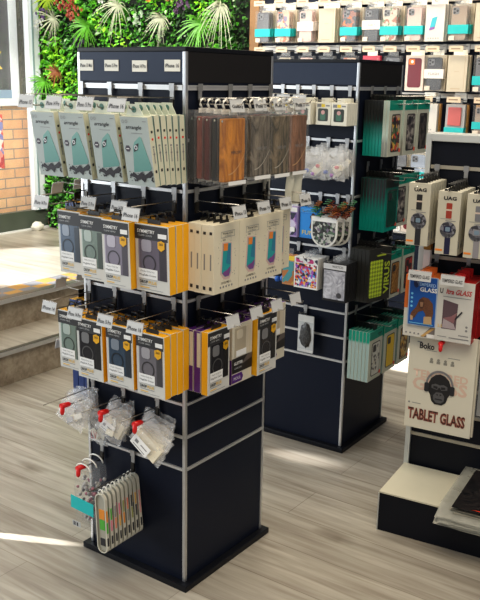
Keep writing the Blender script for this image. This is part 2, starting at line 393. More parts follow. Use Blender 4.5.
def spiky(b, n, ln, seed, droop=.5, wd=.007):
    r = random.Random(seed)
    for i in range(n):
        a = 2*pi*i/n+r.uniform(-.15, .15); l = ln*r.uniform(.7, 1.1); out = r.uniform(.25, .9)
        pts = []
        for k in range(5):
            s_ = k/4; pts.append(Vector((math.cos(a)*l*s_, -out*l*s_*.8, math.sin(a)*l*s_-droop*l*s_*s_)))
        for k in range(4):
            d = (pts[k+1]-pts[k]); sd = d.cross(Vector((0, -1, .2))).normalized()
            w0, w1 = wd*(1-k/4)+.0008, wd*(1-(k+1)/4)+.0008
            b.face([pts[k]-sd*w0, pts[k+1]-sd*w1, pts[k+1]+sd*w1, pts[k]+sd*w0], 0, True)
airm = mat('silvery_blade', (.36, .38, .26), .5, var=.15)
fernm = mat('bright_fern', (.09, .30, .02), .45, var=.3)
for nm, u, z, ln, n, dr, mm, lb, seed in [
    ('spiky_plant', 3.34, 1.86, .17, 22, .35, airm, 'large silvery spiky plant at upper left of the plant wall', 1),
    ('spiky_plant', 2.72, 1.93, .17, 20, .7, airm, 'silvery spiky plant drooping above the left header signs', 2),
    ('spiky_plant', 2.34, 1.84, .13, 20, .7, airm, 'small pale spiky plant above the near corner of the tower', 3),
    ('spiky_plant', 1.86, 1.90, .17, 20, 1.1, airm, 'pale spiky plant hanging near the right end of plant wall', 4),
    ('grassy_plant', 3.02, 1.80, .16, 26, .5, fernm, 'bright green grassy plant above the left header corner', 5),
    ('grassy_plant', 3.46, 1.43, .16, 20, .5, fernm, 'bright green fern at lower left beside the reddish plant', 6),
    ('grassy_plant', 2.02, 1.80, .19, 20, .5, fernm, 'broad bright green fern above the right header panel', 7),
    ('grassy_plant', 3.40, 2.0, .14, 20, .4, mat('yellow_green_fern', (.22, .32, .02), .45), 'yellow green grassy plant at the top left corner', 8),
    ('reddish_plant', 3.33, 1.50, .11, 22, .2, mat('rust_blade', (.22, .08, .03), .5), 'rust red spiky plant at lower left of the plant wall', 9)]:
    t = thing(nm, lb, 'plant', 'W1', u, .09, z)
    part(t, 'blades', (nm, seed), lambda b: spiky(b, int(n*1.5), ln*.82, seed, dr, .0045 if 'spiky' in nm else .008), [mm])
def blossoms(b, n, rad, seed, sz=.014):
    r = random.Random(seed)
    for i in range(n):
        a = r.uniform(0, 2*pi); q = rad*math.sqrt(r.random()); c = Vector((q*math.cos(a)*1.4, r.uniform(-.03, 0), q*math.sin(a)))
        for k in range(5):
            aa = 2*pi*k/5+i*1.7; d = Vector((math.cos(aa), -.5, math.sin(aa)))
            leafquad(b, c, d, Vector((0, -1, .3)), sz*1.2, sz*.4, 0)
for lb, u, z, n, rad, cm in [
    ('red flower cluster at the top left of the plant wall', 3.20, 1.965, 40, .07, mat('red_petal', (.24, .035, .015), .5)),
    ('lower red flower cluster on the plant wall, above the dark header', 3.10, 1.885, 30, .055, mat('red_petal2', (.26, .05, .02), .5)),
    ('purple flower tuft beside the large silvery spiky plant', 3.42, 1.90, 18, .035, mat('purple_petal', (.08, .03, .13), .5)),
    ('purple flower tuft just above the left header corner', 3.06, 1.70, 16, .035, mat('purple_petal', (.08, .03, .13), .5)),
    ('orange flower cluster at top centre of the plant wall', 2.41, 1.975, 16, .03, mat('orange_petal', (.40, .14, .02), .5)),
    ('dull orange flower cluster right of the bright orange one', 2.25, 1.98, 16, .04, mat('rust_petal', (.20, .09, .03), .5)),
    ('white flower tuft at the top left edge of plant wall', 3.46, 1.83, 10, .04, mat('white_petal', (.42, .43, .40), .5)),
    ('white blossom tuft at the top middle of plant wall', 2.86, 1.99, 12, .05, mat('white_petal', (.42, .43, .40), .5)),
    ('pale blossom tuft left of the small spiky plant', 2.52, 1.85, 16, .05, mat('pale_petal', (.28, .36, .25), .5)),
    ('dark purple leaf tuft at top right of the header', 2.15, 1.90, 14, .045, mat('plum_leaf', (.07, .03, .08), .5))]:
    t = thing('flower_cluster', lb, 'flowers', 'W1', u, .10, z)
    part(t, 'petals', lb, lambda b: blossoms(b, n, rad, int(u*100)), [cm])

# ------------------------------------------------------------------ display towers
def tower(i, H, ztop, rz, label, signs=None):
    x, y, w, wd, d = FX[i]
    t = empty('display_tower', (x, y, 0), (0, 0, -w)); tag(t, label, 'display tower')
    part(t, 'body', i, lambda b: b.box(-wd, 0, 0, d, .02, H-.012), [navy])
    part(t, 'base_plate', i, lambda b: b.box(-wd-.0223, .0223, -.0223, d+.0223, 0, .0196), [black], bevel=.003)
    part(t, 'top_cap', i, lambda b: b.box(-wd-.003, .003, -.003, d+.003, H-.012, H), [black], bevel=.002)
    for cx, cy in ((0, 0), (-wd, 0), (0, d), (-wd, d)):
        sx = 1 if cx == 0 else -1; sy = -1 if cy == 0 else 1
        def post(b):
            a = .007 if (cx, cy) == (0, 0) else .006
            X = sorted((cx-sx*a, cx+sx*.0035)); Y = sorted((cy-sy*a, cy+sy*.0035))
            b.box(X[0], X[1], Y[0], Y[1], .02, H-.012)
        part(t, 'corner_post', (i, cx, cy), post, [alu], bevel=.0015)
    for z in rz:
        hh = .008 if z > ztop-.01 else .0055
        q = .0065
        part(t, 'slat_rail', (i, 'L', z), lambda b: (b.box(-wd+q, -q, -.0045, 0, z-hh, z+hh*.6), b.box(-wd+q, -q, -.0065, -.0045, z+hh*.2, z+hh*.6)), [silver])
        part(t, 'slat_rail', (i, 'R', z), lambda b: (b.box(0, .0045, q, d-q, z-hh, z+hh*.6), b.box(.0045, .0065, q, d-q, z+hh*.2, z+hh*.6)), [silver])
        part(t, 'slat_rail', (i, 'B', z), lambda b: b.box(-wd-.0045, -wd, q, d-q, z-hh, z+hh*.6), [silver])
    hb = mat('slate_header_lit', (.036, .048, .080), .5, var=.05, spec=.2)
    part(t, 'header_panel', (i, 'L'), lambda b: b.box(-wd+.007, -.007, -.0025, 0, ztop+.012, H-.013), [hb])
    part(t, 'header_panel', (i, 'R'), lambda b: b.box(0, .0025, .007, d-.007, ztop+.012, H-.013), [mat('slate_header_shaded', (.018, .017, .018), .5, spec=.2)])  # same header darkened: shade of the right face put into its colour
    for k, (su, sz, st) in enumerate(signs or []):
        s_ = part(t, 'header_sign', (i, 'sign'), lambda b: b.box(-.026, .026, -.0016, 0, -.0145, .0145), [mat('sign_paper', (.72, .71, .64), .6)], (-su, -.0027, sz))
        text(s_, st, 0, -.0022, 0, w=.046, h=.010, m=ink, name='sign_text', bold=.02)
    return t
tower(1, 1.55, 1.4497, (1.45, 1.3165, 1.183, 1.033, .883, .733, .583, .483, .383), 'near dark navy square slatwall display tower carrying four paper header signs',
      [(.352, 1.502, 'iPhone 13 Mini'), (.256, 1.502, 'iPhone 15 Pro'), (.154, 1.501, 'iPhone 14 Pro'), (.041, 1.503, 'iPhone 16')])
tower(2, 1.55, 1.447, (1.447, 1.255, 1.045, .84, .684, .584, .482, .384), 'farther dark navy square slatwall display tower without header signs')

# right-hand stand: wall panel with a step
x, y, w, _, d = FX[3]
t = empty('display_stand', (x, y, 0), (0, 0, -w)); tag(t, 'black slatwall display stand with a cream topped step at right edge', 'display stand')
part(t, 'panel', 0, lambda b: b.box(.012, 1.0, d, d+.10, .0, 1.30), [mat('stand_black', (.009, .011, .018), .4, spec=.25)])
part(t, 'frame_trim', 0, lambda b: (b.box(-.006, .012, d-.012, d+.10, 0, 1.312), b.box(.012, 1.0, d-.012, d+.10, 1.288, 1.312)), [mat('stand_frame', (.62, .64, .62), .35, .4)], bevel=.002)
for z in (1.205, 1.055, .905, .755, .605, .455, .36, .26):
    part(t, 'slat_rail', z, lambda b: (b.box(.012, 1.0, d-.005, d, z-.006, z+.006)), [mat('stand_rail', (.46, .43, .36), .4, .5)])
def stepb(b): b.box(0, 1.0, 0, d-.012, .0, .138)
part(t, 'step_box', 0, stepb, [mat('stand_black', (.009, .011, .018), .4, spec=.25)])
part(t, 'step_top', 0, lambda b: b.box(-.002, 1.0, -.003, d-.012, .138, .1439), [mat('cream_shelf', (.66, .63, .50), .45, var=.03)], bevel=.001)
part(t, 'edge_trim', 0, lambda b: (b.box(-.004, 0, -.004, .004, 0, .138), b.box(-.004, -.002, .004, d-.012, 0, .138)), [mat('stand_frame', (.62, .64, .62), .35, .4)])

# ------------------------------------------------------------------ price hooks
def hook(k, u, zr, ln, arm=None, txt=None, ticket=True, lock=False, hw='', row='', what='', drop=.055, m=steel, tw=.056, bare=False):
    t = thing('price_hook', f"metal hook {what}, {hw} on {row} row, {PLACE[k]}".replace('  ', ' '), 'hook', k, u, .0065, zr)
    part(t, 'bracket', drop, lambda b: (b.box(-.0065, .0065, -.003, 0, -.032, .009, 0), b.box(-.0085, .0085, -.0045, -.003, -.010, .009, 0), b.box(-.006, .006, -.006, -.001, -drop-.005, -.030, 1)), [mat('bracket_zinc', (.42, .42, .42), .35, .7), mat('dark_steel', (.06, .055, .05), .35, .7)])
    part(t, 'prong', (ln, drop, m.name), lambda b: b.tube([(0, -.006, -drop), (0, -ln*.5, -drop+.0005), (0, -ln+.012, -drop+.001), (0, -ln+.003, -drop+.004), (0, -ln, -drop+.011)], .0018), [m])
    if lock:
        part(t, 'security_lock', 'lk', lambda b: (b.tube([(0, -.012, .002), (0, .018, -.001), (0, .024, -.002)], [.008, .0075, .005], 0, 10), b.tube([(0, -.006, .002), (0, -.008, -.02), (0, -.009, -.026)], [.007, .0065, .004], 0, 10)), [red], (0, -ln+.004, -drop+.004), label='red anti-theft lock on the hook end')
    if arm:
        part(t, 'label_arm', (arm, m.name), lambda b: b.tube([(0, -.003, -.027), (0, -arm*.5, -.026), (0, -arm, -.025)], .0014), [m])
        if not ticket: return t
        h_ = part(t, 'price_ticket', tw, lambda b: (b.box(-tw/2, tw/2, -.0015, .0005, -.018, .014, 0), b.box(-tw/2, tw/2, -.0022, .0022, .013, .0165, 1)), [paper, clearbag2], (0, -arm-.001, -.042), (-.25, 0, 0))
        if txt: text(h_, txt, 0, -.0021, -.004, w=tw*.86, h=.011, m=ink, name='ticket_text', bold=.015)
    return t

# ------------------------------------------------------------------ product builders: every box stands with its front at y=0
def hang_tab(t, key, w, h, m, tk=.001, y=.002):
    part(t, 'hang_tab', (key,), lambda b: (b.prism([(-w*.5, 0), (w*.5, 0), (w*.36, h*.55), (w*.36, h), (w*.12, h), (w*.12, h*.62), (-w*.12, h*.62), (-w*.12, h), (-w*.36, h), (-w*.36, h*.55)], y, y+tk), b.box(-w*.36, w*.36, y, y+tk, h, h+.006)), [m])

def slim_box(k, u, n, z, tilt, label, front=True):
    """grey-white box printed with a teal phone case"""
    w, h, d = .092, .175, .0195
    t = thing('phone_case_box', label, 'phone case box', k, u, n, z, tilt)
    part(t, 'box', 'slim', lambda b: (b.box(-w/2, w/2, 0, d-.0015, 0, h, 1, front=0), b.box(-w/2, w/2, d-.0015, d, 0, h, 2)), [mat('grey_white_card', (.42, .47, .45), .5, var=.03), mat('cream_side', (.60, .60, .47), .5, var=.03), mat('dark_teal_edge', (.05, .20, .17), .5)])
    hb = part(t, 'hang_tab', 'slimtab', lambda b: (b.prism([(-.03, 0), (.03, 0), (.018, .022), (-.018, .022)], .006, .0075), b.box(-.018, .018, .006, .0075, .022, .03)), [mat('pale_green_tab', (.66, .70, .58), .5)], (0, 0, h))
    part(hb, 'hook_hole', 'slimhole', lambda b: b.prism(circ(0, .017, .008, 12), .0054, .0058), [mat('tab_dark', (.10, .22, .18), .5)])
    def side(b):
        for q, zz, hh in ((0, .77, .006), (2, .46, .004), (0, .20, .007), (2, .56, .005)): b.box(w/2, w/2+.0004, d*.34, d*.66, h*zz, h*zz+hh, q)
        for zz in (.67,): b.box(w/2, w/2+.0004, d*.36, d*.64, h*zz, h*zz+.005, 1)
        b.box(w/2, w/2+.0004, d*.42, d*.58, h*.34, h*.55, 2)
    part(t, 'side_print', 'slim', side, [ink, red, greyink])
    if front:
        X = lambda a: -w/2+a*w
        Z = lambda a: h*(1-a)
        part(t, 'case_picture', 'slim', lambda b: b.prism([(X(a), Z(c)) for a, c in ((.29, .80), (.90, .755), (.95, .72), (.70, .30), (.64, .275), (.42, .36), (.36, .44))], -.0008, 0), [gradient_z('teal_print', (.12, .30, .27), (.20, .40, .36), .02, .13)])
        part(t, 'camera_picture', 'slim', lambda b: (b.prism([(X(a), Z(c)) for a, c in ((.385, .50), (.52, .47), (.58, .37), (.47, .39), (.40, .43))], -.0014, -.0008, 0), b.ring(X(.47), Z(.435), .003, .006, -.0016, 1, 10)), [ink, mat('pale_grey', (.6, .62, .62), .5)])
        def splash(b):
            r = random.Random(5)
            b.prism([(X(a), Z(c)) for a, c in ((.16, .86), (.26, .80), (.40, .845), (.55, .79), (.68, .83), (.92, .755), (.98, .80), (.88, .86), (.72, .87), (.64, .94), (.52, .89), (.38, .92), (.30, .88))], -.0014, -.0009)
            for i in range(24):
                a, c = r.uniform(.12, .97), r.uniform(.79, .93); b.prism(circ(X(a), Z(c), r.uniform(.001, .0035), 7), -.0013, -.0009)
        part(t, 'splash_picture', 'slim', splash, [mat('black_splash', (.025, .022, .028), .5)])
        part(t, 'badge', 'slim', lambda b: (b.prism(circ(X(.16), Z(.46), .0088, 6), -.0008, 0, 0), b.box(X(.16)-.005, X(.16)+.005, -.0011, -.0008, Z(.46)-.001, Z(.46)+.001, 1)), [mat('charcoal_print', (.08, .07, .09), .5), white])
        text(t, 'arrangle', X(.46), -.0006, Z(.155), w=.052, h=.0125, m=ink, shear=.3, bold=.012, rot=0)
        part(t, 'corner_icons', 'slim', lambda b: (b.ring(X(.10), Z(.07), .003, .0042, -.0005, 0, 8), b.ring(X(.22), Z(.07), .003, .0042, -.0005, 0, 8), b.box(X(.80), X(.93), -.0005, 0, Z(.065), Z(.055)), b.box(X(.35), X(.75), -.0005, 0, Z(.235), Z(.228))), [greyink])
    return t

CASES = {'blue': (.10, .14, .20), 'green': (.20, .26, .23), 'lilac': (.26, .24, .30), 'black': (.025, .025, .03), 'navy': (.045, .075, .115), 'smoke': (.17, .16, .18), 'clear': (.32, .33, .35), 'plum': (.16, .14, .18)}
yellow = mat('amber_card', (.86, .43, .010), .45, var=.03)
def window_box(k, u, n, z, tilt, label, case='black', w=.10, h=.182, d=.027, front=True, badge=True, clear_win=False):
    """white window box with amber sides, dark header and a case behind the window"""
    t = thing('phone_case_box', label, 'phone case box', k, u, n, z, tilt)
    X = lambda a: -w/2+a*w
    Z = lambda a: h*(1-a)
    part(t, 'box', ('win', w, h, d), lambda b: b.box(-w/2, w/2, 0, d, 0, h, 1, front=0), [mat('box_white', (.62, .615, .575), .5, var=.02), yellow], bevel=.0008)
    part(t, 'hang_tab', ('win', d), lambda b: (b.box(-.022, .022, d*.4, d*.4+.0015, 0, .012), b.tube([(-.014, d*.45, .012), (-.01, d*.45, .026), (.01, d*.45, .026), (.014, d*.45, .012)], .003)), [mat('black_tab', (.02, .02, .02), .4)], (0, 0, h))
    if front:
        part(t, 'header_panel', ('win', w, h), lambda b: b.box(X(.0), X(.97), -.0006, 0, Z(.225), Z(.02)), [mat('charcoal_header', (.035, .035, .038), .5)])
        text(t, 'SYMMETRY', X(.34), -.0012, Z(.105), w=w*.52, h=.0095, m=white, bold=.02)
        text(t, 'CLEAR SERIES', X(.31), -.0012, Z(.165), w=w*.42, h=.0045, m=paper)
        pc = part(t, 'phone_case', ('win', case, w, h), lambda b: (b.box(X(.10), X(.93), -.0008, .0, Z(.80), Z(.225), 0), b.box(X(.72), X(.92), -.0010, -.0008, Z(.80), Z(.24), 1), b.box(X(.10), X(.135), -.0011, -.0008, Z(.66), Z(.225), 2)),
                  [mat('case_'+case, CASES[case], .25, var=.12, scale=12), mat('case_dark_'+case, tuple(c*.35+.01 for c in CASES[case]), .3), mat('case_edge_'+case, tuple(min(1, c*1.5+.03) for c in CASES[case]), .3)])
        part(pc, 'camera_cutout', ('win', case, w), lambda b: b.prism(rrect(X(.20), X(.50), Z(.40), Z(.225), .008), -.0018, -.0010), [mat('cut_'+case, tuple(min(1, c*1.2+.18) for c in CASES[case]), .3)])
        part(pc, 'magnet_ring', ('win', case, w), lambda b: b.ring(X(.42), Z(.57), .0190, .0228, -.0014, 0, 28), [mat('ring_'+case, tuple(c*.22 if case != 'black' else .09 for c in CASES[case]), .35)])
        cl = part(t, 'care_label', ('win', w, h), lambda b: b.box(X(.09), X(.66), -.0020, -.0014, Z(.80), Z(.655)), [white])
        text(cl, 'Made Only for', X(.37), -.0026, Z(.695), w=w*.42, h=.0055, m=greyink)
        text(cl, 'MagSafe Cases', X(.37), -.0026, Z(.75), w=w*.50, h=.0062, m=ink)
        text(t, 'DROP', X(.235), -.0012, Z(.855), w=w*.24, h=.0085, m=ink, bold=.02)
        text(t, 'PLUS', X(.50), -.0012, Z(.855), w=w*.24, h=.0085, m=mat('gold_ink', (.75, .48, .10), .45), bold=.02)
        part(t, 'fine_print', ('win', w, h), lambda b: (b.box(X(.12), X(.62), -.0005, 0, Z(.905), Z(.897), 0), b.box(X(.12), X(.40), -.0005, 0, Z(.945), Z(.93), 1), b.box(X(.12), X(.80), -.0005, 0, Z(.965), Z(.96), 0)), [greyink, mat('gold_ink', (.75, .48, .10), .45)])
        if badge:
            bd = part(t, 'badge', ('win', w, h), lambda b: (b.prism([(X(.79)+a*.0115, Z(.29)+c*.013) for a, c in ((-1, .8), (-1, -.5), (0, -1.1), (1, -.5), (1, .8), (0, 1.1))], -.0026, -.0016, 0)), [mat('gold_badge', (.78, .42, .02), .4)])
            text(bd, '360', X(.79), -.0031, Z(.26), w=.014, h=.007, m=ink)
            part(t, 'price_sticker', ('win', w, h), lambda b: b.box(X(.70), X(.95), -.0022, -.0012, Z(.18), Z(.115)), [white])
    return t

def column(fn, k, u, z, n0, dn, cnt, desc, hw, row, tilt0=0, tilt1=0, **kw):
    for i in range(cnt):
        f = i/max(1, cnt-1)
        fn(k, u+random.uniform(-.0015, .0015), n0-dn*i, z+random.uniform(-.002, .002), tilt0+(tilt1-tilt0)*f, f"{desc}, {DW[i]} on {hw} hook, {row} row, {PLACE[k]}", front=(i < 2 or 'front' not in fn.__code__.co_varnames), **kw)

# ---- near tower, left face ------------------------------------------------------------
UA = (.369, .259, .146, .038)
for i, (u, tx) in enumerate(zip(UA, ('iPhone 15', 'iPhone 14 Pro', 'iPhone 15 Pro', 'iPhone 16'))):
    hw = HW[4][i]
    hook('L1', u, 1.45, .165 if i else .185, .205 if i else .20, tx, hw=hw, row='top', what='holding slim pale boxes')
    column(slim_box, 'L1', u, 1.207, .128, .0207, (4, 4, 4, 6)[i], 'pale box with teal case', hw, 'top', .17, .06)
UB = (.36, .252, .139, .030)
for i, (u, tx, ca, n0, cnt, w) in enumerate(zip(UB, ('iPhone 14 Pro', 'iPhone 13 Pro', 'iPhone 14 Plus', 'iPhone 16'), ('blue', 'green', 'lilac', 'plum'), (.075, .094, .118, .098), (2, 3, 4, 3), (.092, .095, .10, .116))):
    hw = HW[4][i]
    hook('L1', u, 1.183, .165 if i else .15, .10 if i in (1, 2) else .17, tx, hw=hw, row='second', what='holding amber window boxes')
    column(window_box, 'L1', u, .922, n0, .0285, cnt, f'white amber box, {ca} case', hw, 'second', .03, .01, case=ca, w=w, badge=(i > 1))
UC = (.359, .255, .141, .033)
for i, (u, tx, ca, n0, cnt) in enumerate(zip(UC, ('iPhone 14', 'iPhone 14 Pro', 'iPhone 15 Pro', 'iPhone 16'), ('green', 'black', 'navy', 'smoke'), (.085, .112, .110, .106), (2, 4, 4, 4))):
    hw = HW[4][i]
    hook('L1', u, .883, .15, .158, tx, hw=hw, row='third', what='holding amber window boxes')
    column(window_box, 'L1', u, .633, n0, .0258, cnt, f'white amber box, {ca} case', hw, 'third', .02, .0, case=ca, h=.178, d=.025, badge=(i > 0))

# crumpled clear bags on the fourth row
def crumple(b, w, d, h, seed, m=0, flat=.35, amp=.014):
    nx, nz = 12, 14
    def pt(s_, i, j):
        a, c = i/nx, j/nz; x_ = (a-.5)*w*(1-.15*c); z_ = c*h
        bul = (math.sin(pi*a)**.6)*(math.sin(pi*min(1, c*1.15))**.6 if c < .87 else math.sin(pi*.999)**.6)
        q = noise.noise(Vector((a*4+seed, c*4, s_*3)))+.6*noise.noise(Vector((a*9, c*9+seed, s_*5)))
        return (x_+.3*amp*q, s_*(bul*d/2)+amp*q*.6, z_+amp*.5*noise.noise(Vector((a*5, seed*2.3, c*6))))
    for s_ in (-1, 1):
        for i in range(nx):
            for j in range(nz):
                f = [pt(s_, i, j), pt(s_, i+1, j), pt(s_, i+1, j+1), pt(s_, i, j+1)]
                b.face(f if s_ < 0 else f[::-1], m, False)
def bagged(k, u, n, z, label, seed, w=.11, h=.13, d=.03, yaw=0, roll=0, tilt=0, content='card', name='bagged_accessory', logo=None):
    t = thing(name, label, 'bagged accessory', k, u, n, z, tilt, yaw, roll)
    part(t, 'bag', ('cr', seed), lambda b: crumple(b, w, d, h, seed), [clearbag2], weld=True)
    r = random.Random(seed)
    if content == 'card':
        a = r.uniform(-.25, .25)
        part(t, 'boxed_item', ('bi', seed), lambda b: b.box(-w*.38, w*.36, -.010, .008, .004, h*.56), [mat('bright_cream', (.78, .72, .56), .5)], rot=(0, a, 0), bevel=.001)
        c = part(t, 'label_card', ('lc', seed), lambda b: b.box(-w*.36, w*.16, -d*.56-.001, -d*.56, .002, h*.36), [white], rot=(0, a, 0))
        part(c, 'print', ('lp', seed), lambda b: (b.box(-w*.28, -w*.18, -d*.56-.0016, -d*.56-.001, h*.16, h*.26, 0), b.box(-w*.10, w*.10, -d*.56-.0016, -d*.56-.001, h*.20, h*.23, 0), b.box(-w*.28, w*.10, -d*.56-.0016, -d*.56-.001, h*.07, h*.09, 0)), [greyink])
    elif content == 'white':
        def scraps(b):
            for q in range(5):
                cx, cz, a, sw, sh_ = r.uniform(-w*.2, w*.2), r.uniform(h*.2, h*.55), r.uniform(-1, 1), r.uniform(.010, .02), r.uniform(.008, .014)
                y = r.uniform(-.008, .008); ca, sa = math.cos(a), math.sin(a)
                b.prism([(cx+px*ca-pz*sa, cz+px*sa+pz*ca) for px, pz in ((-sw, -sh_), (sw, -sh_*.8), (sw*.9, sh_), (-sw*.8, sh_*.9))], y, y+.003, q % 3)
        part(t, 'small_parts', ('wi', seed), scraps, [mat('milky_insert', (.80, .78, .70), .5), mat('bright_cream', (.78, .72, .56), .5), mat('grey_insert', (.45, .45, .46), .5)])
    if logo:
        text(t, logo, -w*.05, -.012, h*.3, w=w*.28, h=h*.25, m=mat('maroon_ink', (.30, .03, .04), .5))
    return t
UD = (.355, .228, .095)
hook('L1', UD[0], .583, .125, .20, ticket=False, hw='left', row='fourth', what='with red lock', lock=True)
hook('L1', UD[1], .583, .095, .17, ticket=False, hw='middle', row='fourth', what='with red lock', lock=True)
hook('L1', UD[2], .583, .095, .16, ticket=False, hw='right', row='fourth', what='with red lock', lock=True)
sd = 20
for i, u in enumerate(UD):
    for j in range(4):
        sd += 1
        cont = 'white' if i == 0 or (i == 1 and j == 0) else 'card'
        bagged('L1', u-.012*(1-j/3)*(i-1), (.105, .085, .085)[i]-.02*j, (.462, .452, .445)[i]+.004*j, f"crumpled clear bag of small parts, {DW[j]} on {HW[3][i]} hook, fourth row, near tower", sd, w=(.115, .105, .13)[i], h=.086, d=.03,
               roll=(.3, .4, .55)[i]-.16*j, tilt=-.30, content=cont)
bagged('L1', .285, .062, .408, 'clear bag with maroon monogram, lowest below the middle red lock, near tower', 77, w=.08, h=.10, d=.018, content='white', logo='LV')
# fifth row: bags with teal band and slim clear cases
hook('L1', .323, .383, .10, hw='left', row='fifth', what='with red lock', lock=True)
hook('L1', .194, .383, .19, hw='right', row='fifth', what='holding slim clear cases', m=steel)
for j in range(3):
    t = thing('bagged_accessory', f"clear bag with dotted trinkets, {DW[j]} on left hook, fifth row, near tower's left face" if j else 'clear bag with teal paper band, front on left hook, fifth row, near tower', 'bagged accessory', 'L1', .318, .085-.026*j, .118+.006*j, .04)
    part(t, 'bag', ('tb', j), lambda b: crumple(b, .098, .028, .205, 50+j, amp=.007), [clearbag], weld=True)
    def dots(b):
        r = random.Random(j)
        for i in range(26): b.ball((r.uniform(-.03, .042), r.uniform(-.006, .006), r.uniform(.015, .16)), r.uniform(.004, .007), i % 3, 8, 5)
    part(t, 'trinkets', ('tk', j), dots, [mat('grey_bead', (.22, .20, .20), .4), mat('pink_bead', (.40, .16, .20), .4), mat('white_bead2', (.42, .40, .39), .4)])
    part(t, 'header_loop', 'hl', lambda b: b.tube([(.03*math.cos(a), 0, .205+.02*math.sin(a)) for a in [pi*q/8 for q in range(9)]], .0025), [whiteplastic])
    if j == 0:
        part(t, 'paper_band', 'tband', lambda b: b.box(-.050, .046, -.0185, -.018, .072, .116), [teal], rot=(0, .06, 0), label='teal paper band across the bag')
        part(t, 'barcode_label', 'tbl', lambda b: (b.box(-.045, -.01, -.017, -.0165, .012, .03, 0), b.box(-.04, -.036, -.0175, -.017, .015, .027, 1), b.box(-.033, -.031, -.0175, -.017, .015, .027, 1), b.box(-.026, -.021, -.0175, -.017, .015, .027, 1)), [paper, ink])
stripes = [('orange', (.75, .28, .04)), ('green', (.10, .42, .06)), ('grey', (.3, .3, .28)), ('pink', (.72, .22, .30)), ('olive', (.32, .33, .12)), ('coral', (.75, .25, .16)), ('charcoal', (.06, .06, .06)), ('amber', (.7, .42, .12)), ('rose', (.7, .35, .33))]
for j in range(9):
    t = thing('clear_phone_case', f"slim clear case with coloured side print, {DW[j]} on right hook, fifth row, near tower", 'phone case', 'L1', .183-.0015*j, .155-.0165*j, .122+.0015*j, -.02-.006*j, 0, -.06-.012*j)
    hw_ = .0205
    def shell(b):
        o = rrect(-hw_, hw_, 0, .185, .0195, 7); q = rrect(-hw_+.0035, hw_-.0035, .0035, .1815, .0165, 7)
        n = len(o)
        for a in range(n):
            c = (a+1) % n
            b.face([(o[a][0], 0, o[a][1]), (o[c][0], 0, o[c][1]), (q[c][0], 0, q[c][1]), (q[a][0], 0, q[a][1])], 1)
            b.face([(o[a][0], 0, o[a][1]), (o[a][0], .010, o[a][1]), (o[c][0], .010, o[c][1]), (o[c][0], 0, o[c][1])], 1)
        b.face([(x_, .010, z_) for x_, z_ in o], 0)
    part(t, 'shell', 'sh', shell, [clearbox, mat('clear_rim', (.62, .60, .51), .2, var=.04)])
    c1, c2 = stripes[j % 9], stripes[(j*2+1) % 9]
    part(t, 'insert', ('in', j), lambda b: (b.prism(rrect(-.0165, .0165, .005, .178, .014), .0045, .0055, 0), b.box(-.009, .012, .003, .0045, .105, .135, 1), b.box(-.009, .012, .003, .0045, .072, .103, 2), b.box(-.009, .009, .003, .0045, .022, .045, 3), b.box(hw_-.0006, hw_+.0005, .002, .008, .10, .135, 1), b.box(hw_-.0006, hw_+.0005, .002, .008, .065, .098, 2), b.box(hw_-.0006, hw_+.0005, .002, .008, .025, .05, 3)),
         [mat('insert_grey', (.42, .40, .33), .5), mat('print_'+c1[0], c1[1], .5), mat('print_'+c2[0], c2[1], .5), ink])
    part(t, 'hanger_loop', 'hgl', lambda b: b.tube([(.009*math.cos(a), .005, .182+.015*math.sin(a)) for a in [pi*q/8 for q in range(9)]], .002), [whiteplastic])

# ---- near tower, far-left face (mostly hidden): hooks with label holders and blue boxes
bluebox = mat('cobalt_box', (.03, .06, .20), .4)
for i, (zr, row, n0) in enumerate(((1.183, 'second', .09), (.883, 'third', .085))):
    for j, u in enumerate((.06, .17)):
        hook('B1', u, zr, .14, .165+.02*j, 'iPhone', hw=('near', 'far')[j], row=row, what='with barcode ticket', tw=.045)
        for q in range(2):
            t = thing('phone_case_box', f"blue box with amber top, {DW[q]} on {('near', 'far')[j]} hook, {row} row, {PLACE['B1']}", 'phone case box', 'B1', u, n0-.027*q, zr-.262, 0)
            part(t, 'box', 'bluebox', lambda b: b.box(-.048, .048, 0, .025, 0, .19, 0, top=1), [bluebox, yellow], bevel=.001)
            part(t, 'header_panel', 'bluehd', lambda b: b.box(-.047, .047, -.0008, 0, .15, .188), [yellow])
            part(t, 'label_panel', 'bluelb', lambda b: b.box(-.035, .035, -.0008, 0, .03, .13), [white])
            part(t, 'hang_tab', 'bluetab', lambda b: b.box(-.02, .02, .01, .0115, .19, .214), [mat('black_tab', (.02, .02, .02), .4)])
for j, u in enumerate((.06, .17)):
    hook('B1', u, .683, .13, .175+.02*j, 'iPhone', hw=('near', 'far')[j], row='fourth', what='with barcode ticket', tw=.045)
for q in range(3):
    t = thing('phone_case_box', f"plain dark blue box, {DW[q]} on near hook, fourth row, {PLACE['B1']}", 'phone case box', 'B1', .055, .075-.025*q, .50, 0)
    part(t, 'box', 'bluebox4', lambda b: b.box(-.048, .048, 0, .023, 0, .13, 0), [bluebox], bevel=.001)
    part(t, 'label_panel', 'bluelb4', lambda b: b.box(-.035, .035, -.0008, 0, .02, .08), [white])
    part(t, 'hang_tab', 'bluetab4', lambda b: b.box(-.02, .02, .01, .0115, .13, .15), [mat('black_tab', (.02, .02, .02), .4)])

